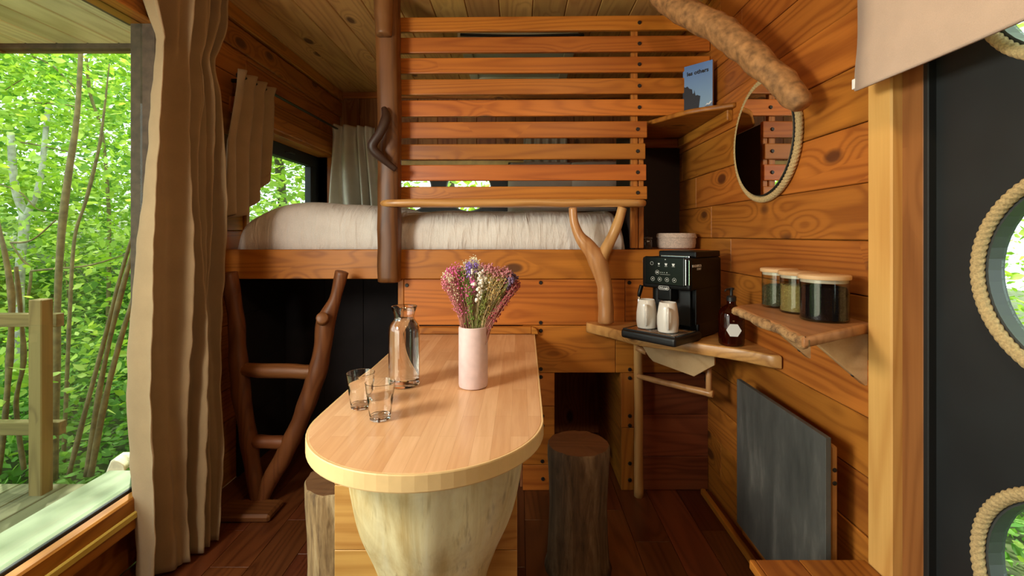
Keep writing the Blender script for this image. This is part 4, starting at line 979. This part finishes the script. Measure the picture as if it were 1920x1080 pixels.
poly('printed_slope', [(0, 0), (1, 0), (1, .03), (.8, .08), (.62, .10), (.5, .02)], plain('print_brown', (.16, .09, .09), .5), 0)
poly('printed_ridge', [(.60, .09), (.70, .115), (.80, .17), (.86, .165), (.94, .21), (1, .20), (1, .03), (.8, .08)], plain('print_mountain', (.18, .25, .38), .5), .0002)
poly('printed_snow', [(.76, .15), (.82, .20), (.87, .185), (.93, .225), (.98, .215), (.92, .17), (.88, .16), (.82, .165)], plain('print_snow', (.75, .8, .85), .5), .0004)
poly('printed_cliff', [(0, 0), (.52, .0), (.60, .36), (.56, .37), (.50, .39), (.44, .385), (.42, .44), (.40, .50), (.385, .44), (.34, .43), (.32, .52), (.22, .55), (.16, .60), (.10, .585), (.04, .60), (0, .45)], plain('print_cliff', (.014, .016, .028), .5), .0005)
pk = plain('print_pink', (.75, .14, .18), .5)
for q in (.24, .44): poly('printed_figure', [(q - .045, .06), (q, .02), (q + .045, .05), (q + .03, .09), (q, .125), (q - .03, .09)], pk, .0007)
text('title_lettering', 'les others', .0260, MKF @ Matrix.Translation((.14 * W_, .80 * BH, .0005)), ink, cv, off=.0009, sx=1.0)

# ------------------------------------------------------------------ mirror and hanging branch
mr_ = empty('round_mirror', (XR, 1.707, 1.565), 'round wall mirror framed in hemp rope on the right wall', 'mirror')
mc = (XR - .018, 1.707, 1.565)
prism('mirror_back', circle(1.707, 1.565, .204, 64), -.010, .009, gasket, mr_, bev=.001, M=SD(XR - .012))
prism('mirror_glass', circle(1.707, 1.565, .201, 64), 0, .003, mirror_m, mr_, bev=0, M=SD(XR - .0255))
rope_ring('rope_rim', (XR - .0125, 1.707, 1.565), .2165, .0118, 'YZ', mr_, n=110)
br_ = tube('hanging_branch', [at(1225, -55, 1.98)[:] + (.046,), at(1243, -8, 1.90)[:] + (.050,), at(1290, 25, 1.78)[:] + (.052,), at(1350, 55, 1.66)[:] + (.050,), at(1400, 95, 1.55)[:] + (.046,), at(1450, 140, 1.45)[:] + (.042,), at(1490, 180, 1.38)[:] + (.040,), at(1503, 200, 1.36)[:] + (.026,)],
           plain('branch_bark', (.33, .165, .06), .75, bump=.8, var=.45, bscale=38), None, sides=20, bump=.009, bf=22)
tag(br_, 'thick bark-covered branch slanting from the ceiling down over the mirror', 'branch')

# ------------------------------------------------------------------ jar shelf
zj = .995
js = empty('jar_shelf', (.78, 1.25, zj), 'live-edge wooden wall shelf with two triangular brackets holding the glass jars', 'shelf')
e_ = catmull([(.672, 1.47, 0), (.668, 1.38, 0), (.655, 1.28, 0), (.650, 1.18, 0), (.632, 1.09, 0), (.624, 1.028, 0)], 7)
e_ = [(p[0] + .006 * noise.noise(Vector((p[0] * 10, p[1] * 30, 0))), p[1]) for p in e_]
prism('shelf_board', [(.898, 1.60), (.700, 1.50)] + e_ + [(.868, 1.178), (.898, 1.18)], zj - .026, zj, jarshelfw, js, bev=.006)
edgebark = bark('live_edge_bark', (.10, .045, .018), (.48, .27, .11), (.62, .40, .18), along=30, across=30, blot=.6)
tube('bark_edge', [(p[0] + .004, p[1], zj - .014 + .003 * noise.noise(Vector((p[1] * 25, 3, 0))), .0125 + .004 * noise.noise(Vector((p[1] * 40, 0, 0)))) for p in e_[::3]], edgebark, js, sides=10, n=3, bump=.003, bf=40)
for y_, xo, zb2 in ((1.222, .738, .830), (1.458, .748, .838)):
    br2 = prism('bracket', [(.899, zj - .0265), (xo, zj - .0265), (xo + .004, zj - .035), (.892, zb2), (.899, zb2)], -.010, .010, paleb, js, bev=.001, M=FR(y_))
    for f_ in (.12, .82):
        q = Vector((xo + .004, y_, zj - .035)).lerp(Vector((.892, y_, zb2)), f_)
        tube('screw_hole', [(q.x + .002, q.y, q.z + .002, .0048), (q.x - .0008, q.y, q.z - .0010, .0048)], black, br2, sides=8, n=1)
lidw = wood('jar_lid_wood', (.52, .29, .13), (.72, .46, .25), 0, knots=0, rough=.5, tone=.1, grain=.4)
ringm = plain('silicone_ring', (.60, .50, .40), .5)
def content(name, r, h, c, m_, parent, loose=True, fill=None):
    lathe(name, [(0, .0065), (r - .0035, .0065), (r - .003, h * .9), (r - .008, h), (r * .5, h + .004), (0, h + .002)], c, m_, parent, n=28)
def jar(cx, cy, r, h, fh, cm_, label, flakes=None):
    t = empty('storage_jar', (cx, cy, zj), label, 'jar', 'glass jars on the wall shelf')
    c = (cx, cy, zj + .0005)
    lathe('jar_glass', [(0, .001), (r - .004, 0), (r, .004), (r, h), (r - .002, h), (r - .002, .006), (0, .006)], c, jar_m, t, n=48)
    content('jar_contents', r, fh, c, cm_, t)
    lathe('seal', [(0, h - .008), (r - .0025, h - .008), (r - .0022, h + .001), (0, h + .001)], c, ringm, t, n=40)
    lathe('jar_lid', [(0, h + .001), (r + .003, h + .001), (r + .004, h + .004), (r + .004, h + .010), (r + .001, h + .0125), (0, h + .0125)], c, lidw, t, n=48)
    if flakes:
        rnd = random.Random(int(cx * 1e4)); V = []; Fc = []
        for _ in range(1500):
            a = rnd.random() * 2 * PI; z_ = .008 + rnd.random() * (fh - .004); rr = r - .0026; p = Vector((c[0] + rr * math.cos(a), c[1] + rr * math.sin(a), c[2] + z_)); s0 = len(V)
            d = Vector([rnd.uniform(-1, 1) for _ in range(3)]).normalized() * rnd.uniform(.0015, .0035); e2 = Vector([rnd.uniform(-1, 1) for _ in range(3)]).normalized() * .0008
            rad_ = Vector((math.cos(a), math.sin(a), 0)); d -= rad_ * d.dot(rad_); e2 -= rad_ * e2.dot(rad_)
            for q in (p + d, p + e2, p - d, p - e2 - rad_ * .0008): V.append(q)
            Fc.append((s0, s0 + 1, s0 + 2)); Fc.append((s0, s0 + 2, s0 + 3))
        me, T_ = centred(V, Fc, False); me.materials.append(flakes); tag(link('leaf_flakes', me, None, t, T_), kind='stuff')
jar(.800, 1.235, .057, .108, .088, plain('dark_tea', (.006, .004, .005), .9, spec=.05, bump=1, bscale=200), 'glass jar of black tea with wooden lid, the nearest on the shelf')
jar(.803, 1.352, .049, .108, .078, plain('herb_base', (.24, .17, .05), .95, bump=1, bscale=200), 'glass jar of yellow-green herbs with wooden lid, middle of the shelf', plain('herb_flake', (.42, .34, .10), .8))
jar(.807, 1.462, .049, .108, .066, plain('green_base', (.035, .035, .012), .95, bump=1, bscale=200), 'glass jar of dark green tea with wooden lid, farthest on the shelf', plain('green_flake', (.12, .11, .045), .8))

# ------------------------------------------------------------------ slate heater panel and bench
hp = empty('slate_panel', (.81, 1.48, .16), 'grey slate panel mounted low on the right wall', 'heater panel')
box('stone_slab', (.800, 1.229, .160), (.815, 1.732, .688), slate, hp, bev=.001)
hf = box('wooden_back_frame', (.820, 1.236, .17), (.838, 1.72, .662), plain('orange_back_wood', (.42, .19, .05), .5, var=.2, bscale=20), hp, bev=.008, seg=3)
box('frame_batten', (.838, 1.40, .25), (.899, 1.56, .60), backw, hp, bev=.003)
for z_ in (.60, .565): tube('slot_hole', [(.829, 1.237, z_, .006), (.829, 1.2352, z_, .006)], gasket, hf, sides=10, n=1)
tube('cable_clip', [(.8155, 1.2288, .337, .002), (.82, 1.2285, .337, .002)], gasket, hp, sides=6, n=1)
be = empty('storage_bench', (.72, .8, 0), 'low wooden box seat in the bottom right corner below the door post', 'bench')
box('bench_side', (.590, .25, 0), (.606, 1.176, .380), pine[1], be, bev=.003)
box('bench_front', (.606, 1.16, 0), (.868, 1.176, .380), pine[0], be, bev=.003)
for a, b in ((.577, .592), (.5935, .700), (.7015, .868)): box('seat_board', (a, .25, .380), (b, 1.182, .402), pine[1], be, bev=.002)

# ------------------------------------------------------------------ outdoors
can = empty('entrance_canopy', (-1.8, .5, 2.05), 'pale boarded roof overhang above the deck outside the big window', 'canopy')
x = -1.47; k = 0
while x > -2.26:
    x1 = max(x - .135, -2.27); box('canopy_board', (x1 + .002, -1.6, 2.05), (x - .002, 2.04, 2.07), soffw, can, bev=.004); x = x1
box('canopy_fascia', (-2.29, 2.04, 2.03), (-1.47, 2.075, 2.09), greywood, can, bev=.003)
box('canopy_fascia', (-2.31, 2.075, 2.025), (-1.47, 2.09, 2.095), railx, can, bev=.002)
box('canopy_fascia', (-2.31, -1.6, 2.02), (-2.275, 2.075, 2.09), railw, can, bev=.003)
box('canopy_batten', (-1.50, -1.6, 2.035), (-1.47, 1.8, 2.06), greywood, can, bev=.003)

deck = empty('floor_deck', (-2.5, 1.5, 0), kind='structure')
x = -1.62
k = 0
while x > -4.2:
    x1 = x - .118; yend = 2.30 if k > 3 else 2.16
    box('deck_board', (x1 + .003, -1.2, -.028), (x - .003, yend, 0), deckw, deck, bev=.003); x = x1; k += 1
deckx = wood('weathered_deck_cross', (.10, .095, .04), (.24, .235, .11), 0, knots=.1, rough=.8, tone=.3)
for k in range(3): box('deck_board', (-2.085, 2.17 + k * .09, -.026), (-1.60, 2.255 + k * .09, .002), deckx, deck, bev=.003)
fen = empty('deck_railing', (-2.1, 2.2, 0), 'weathered wooden deck railing outside the big window', 'railing')
pm_ = at(76, 905, 2.22)
box('rail_post', (-2.297, 2.19, -.02), (-2.235, 2.25, .915), railw, fen, bev=.004)
box('rail_post', (-2.36, 2.25, -.02), (-2.305, 2.31, .78), railw, fen, bev=.004)
box('rail_post', (-3.3, 2.22, -.02), (-3.19, 2.30, .92), railw, fen, bev=.004)
box('hand_rail', (-3.4, 2.31, .765), (-2.28, 2.35, .830), railx, fen, bev=.003)
box('lower_rail', (-3.4, 2.30, .235), (-2.26, 2.34, .300), railx, fen, bev=.003)
fw = plain('split_wood', (.72, .66, .46), .7, var=.25, bscale=20)
logs = [(-2.00, 2.33, .062, .5, .055, 'split pale firewood log lying at the deck corner, the front one'), (-1.90, 2.40, .085, .2, .055, 'split pale firewood log behind the front one at the deck corner')]
for k, (a, b, z_, an, r_, lb) in enumerate(logs):
    q = [(r_ * math.cos(t), r_ * math.sin(t)) for t in (0.0, .5, 1.1, 1.6)] + [(-.025, -.02), (.01, -.035)]
    tag(prism('firewood_log', q, -.12, .12, fw, None, bev=.004, M=Matrix.Translation((a, b, z_)) @ Matrix.Rotation(an, 4, 'Z') @ Matrix.Rotation(1.35, 4, 'X')), lb, 'firewood', 'firewood on the deck')
# ground
def gz(x, y):
    d = max(0, -x - 2.4); e = max(0, y - 2.6); f_ = max(0, x - 1.2)
    return -.45 + .10 * d + .07 * e - .05 * f_ + .12 * noise.noise(Vector((x * .5, y * .5, 0)))
V = []; Fc = []; n = 60
for i in range(n + 1):
    for j in range(n + 1):
        x = -16 + 30 * i / n; y = -6 + 24 * j / n; V.append((x, y, gz(x, y)))
for i in range(n):
    for j in range(n): a = i * (n + 1) + j; Fc.append((a, a + n + 1, a + n + 2, a + 1))
g_ = mesh_obj('ground', V, Fc, soil); tag(g_, kind='structure')

# stems and trees
def stem(name, pts, mat, label, cat, group, n=4, sides=8, bump=.004):
    o = tube(name, pts, mat, None, sides=sides, n=n, bump=bump, bf=6); return tag(o, label, cat, group)
def pxs(lst, Y, w_):
    return [tuple(at(a, b, Y)) + (w_ * .82 * c / 2 * Y / F,) for a, b, c in lst]
G = 'saplings beyond the deck'
stem('sapling', pxs([(152, 60, 9), (150, 130, 10), (143, 230, 12), (128, 330, 13), (115, 440, 14), (108, 560, 14), (105, 700, 15), (100, 900, 16)], 2.75, 1), sapling, 'tallest straight brown sapling rising behind the railing post', 'tree', G)
stem('sapling', pxs([(252, 430, 7), (225, 520, 8), (195, 640, 9), (160, 770, 10), (128, 895, 11)], 2.62, 1), sapling, 'slanting sapling stem, leftmost of the three leaning right beside the curtain', 'tree', G)
stem('sapling', pxs([(268, 420, 9), (238, 510, 10), (205, 640, 11), (180, 770, 12), (164, 892, 13)], 2.55, 1), sapling, 'slanting sapling stem, middle of the three leaning right beside the curtain', 'tree', G)
stem('sapling', pxs([(285, 440, 9), (256, 540, 10), (225, 640, 11), (195, 760, 12), (170, 892, 13)], 2.50, 1), sapling, 'slanting sapling stem, rightmost of the three beside the curtain', 'tree', G)
stem('sapling', pxs([(205, 120, 3), (190, 250, 5), (178, 310, 6), (160, 380, 6), (140, 445, 7), (132, 560, 8), (126, 700, 8), (118, 885, 9)], 3.1, 1), sapling, 'thin crooked sapling just right of the tallest stem', 'tree', G)
stem('sapling', pxs([(-8, 400, 9), (8, 470, 10), (20, 540, 12), (22, 600, 12), (16, 700, 12), (8, 800, 12), (-4, 890, 12)], 2.45, 1), sapling, 'curved sapling at the left edge of the view', 'tree', G)
stem('sapling', pxs([(30, 500, 8), (40, 600, 9), (44, 680, 9), (30, 760, 9), (45, 880, 10)], 2.5, 1), sapling, 'thin sapling left of the railing post', 'tree', G)
stem('birch_tree', pxs([(20, 250, 12), (28, 350, 15), (45, 410, 17), (38, 500, 17), (36, 620, 18), (36, 800, 20)], 4.2, 1), birch, 'mottled grey birch trunk among the leaves at left', 'tree', 'trees in the wood')
stem('birch_tree', pxs([(90, 200, 9), (75, 340, 12), (52, 400, 13), (46, 450, 14)], 4.2, 1), birch, 'second grey birch limb leaning into the first', 'tree', 'trees in the wood')
GB = 'bare twigs in the wood'
for k, l_ in enumerate(([(20, 455, 5), (60, 450, 4), (105, 412, 3)], [(58, 508, 5), (100, 504, 4), (165, 498, 4), (220, 482, 3), (250, 470, 2)], [(20, 455, 4), (40, 485, 5), (58, 508, 6), (52, 560, 6)], [(0, 345, 3), (40, 362, 3), (70, 392, 3), (110, 400, 2)], [(0, 262, 3), (60, 270, 3), (130, 285, 2)], [(55, 192, 2), (120, 196, 3), (165, 205, 2)], [(60, 105, 2), (100, 125, 3), (140, 165, 3)], [(0, 175, 2), (40, 150, 2), (75, 135, 2)], [(162, 110, 6), (170, 180, 7), (190, 240, 6), (200, 330, 7), (205, 450, 8), (200, 700, 9)], [(128, 560, 3), (120, 470, 3), (122, 435, 3)])):
    stem('twig', pxs(l_, 3.0 + .3 * k, 1), sapling, ('dark twig crossing the leaves beyond the deck, number of thin ones' if False else ['low twig arching left of the tallest sapling', 'long horizontal twig behind the tallest sapling', 'forked twig joining the birch trunk', 'drooping twig at mid height on the left edge', 'thin level twig above the birch', 'short twig near the crooked sapling top', 'slanting twig just below the canopy corner', 'twig at the upper left edge under the canopy', 'dim dark trunk deep among the leaves right of the tallest sapling', 'short upright twig against the tallest sapling'][k]), 'twig', GB, sides=6, bump=.002)
rt = random.Random(4)
trees = [(-4.6, 6.2, 'dark tree trunk deep in the wood seen through the big left window'), (-3.9, 8.0, 'dark tree trunk in the wood seen through the small loft window'), (3.2, 2.6, 'dark tree trunk outside the round windows of the door'), (-.9, 7.2, 'dark tree trunk outside the round windows behind the bed')]
wood_tr = plain('dark_bark', (.075, .06, .035), .9, bump=.5, var=.3, bscale=10)
for k, (a, b, lb) in enumerate(trees):
    z0 = gz(a, b) - .1; l_ = rt.uniform(-.5, .5)
    stem('tree_trunk', [(a, b, z0, .10), (a + l_ * .3, b, z0 + 1.5, .08), (a + l_ * .8, b + .1, z0 + 3.2, .07), (a + l_ * 1.2, b, z0 + 6, .05)], wood_tr, lb, 'tree', 'far trunks in the wood', bump=.02)
def leaves(name, n, lo, hi, mat, label, size=(.05, .10), clusters=60, sig=.45, flat=.5, ground=False, seed=1):
    rg = np.random.RandomState(seed); lo = np.array(lo, float); hi = np.array(hi, float)
    cc = lo + rg.rand(clusters, 3) * (hi - lo); c = cc[rg.randint(0, clusters, n)] + rg.randn(n, 3) * np.array([sig, sig, sig * flat])
    m = rg.rand(n) < .35; c[m] = lo + rg.rand(m.sum(), 3) * (hi - lo)
    if ground:
        zz = np.array([gz(p[0], p[1]) for p in c]); c[:, 2] = zz + .05 + np.abs(rg.randn(n)) * .16
    # keep clear of the cabin, the deck and the canopy
    keep = ~((c[:, 0] > -1.75) & (c[:, 0] < 1.25) & (c[:, 1] < 4.1)) & ~((c[:, 0] > -4.3) & (c[:, 0] < -1.5) & (c[:, 1] < 2.42))
    c = c[keep]; n = len(c)
    d = rg.randn(n, 3); d[:, 2] *= .45; d /= np.linalg.norm(d, axis=1)[:, None]
    u = rg.randn(n, 3); u[:, 2] *= .4; u -= d * (u * d).sum(1)[:, None]; u /= np.linalg.norm(u, axis=1)[:, None]; nm = np.cross(d, u)
    s = (size[0] + rg.rand(n) * (size[1] - size[0]))[:, None]
    v = np.stack([c - d * s * .5, c - d * s * .12 + u * s * .30 + nm * s * .06, c + d * s * .28 + u * s * .22 + nm * s * .04, c + d * s * .62, c + d * s * .28 - u * s * .22 + nm * s * .04, c - d * s * .12 - u * s * .30 + nm * s * .06], 1).reshape(-1, 3)
    me = bpy.data.meshes.new(name); me.vertices.add(n * 6); me.vertices.foreach_set('co', v.ravel())
    q = (np.arange(n) * 6)[:, None, None] + np.array([[0, 1, 2, 3], [0, 3, 4, 5]])[None]
    me.loops.add(n * 8); me.loops.foreach_set('vertex_index', q.ravel().astype(np.int32)); me.polygons.add(n * 2)
    me.polygons.foreach_set('loop_start', np.arange(n * 2, dtype=np.int32) * 4); me.polygons.foreach_set('loop_total', np.full(n * 2, 4, np.int32)); me.update(calc_edges=True)
    o = link(name, me, mat); return tag(o, label, 'foliage', None, 'stuff')
leaves('foliage', 90000, (-9.5, 2.9, -.2), (-2.3, 10, 5.5), leafm, 'mass of bright green leaves outside the left windows', clusters=220, sig=.42, flat=.3, size=(.035, .085), seed=2)
leaves('foliage', 16000, (-13, 5, -.5), (-5, 14, 8), leafd, 'deeper green leaves far back in the wood', size=(.12, .26), clusters=120, sig=.8, seed=3)
leaves('foliage', 38000, (-8, 2.2, 0), (-1.9, 7.5, 0), leafd, 'low green undergrowth covering the slope beyond the deck', size=(.035, .085), clusters=260, sig=.35, ground=True, seed=4)
leaves('foliage', 40000, (1.9, -.8, -.2), (6.5, 5.5, 4.5), leafm, 'bright leaves outside the round windows of the dark door', size=(.03, .075), clusters=160, sig=.40, seed=5)
leaves('foliage', 20000, (1.4, -.8, 0), (6, 5, 0), leafd, 'low plants on the ground outside the dark door', size=(.03, .07), clusters=100, sig=.4, ground=True, seed=6)
leaves('foliage', 16000, (-4, 5.0, -.2), (4, 10, 5), leafm, 'bright leaves behind the far end of the cabin', size=(.07, .15), clusters=90, sig=.5, seed=7)
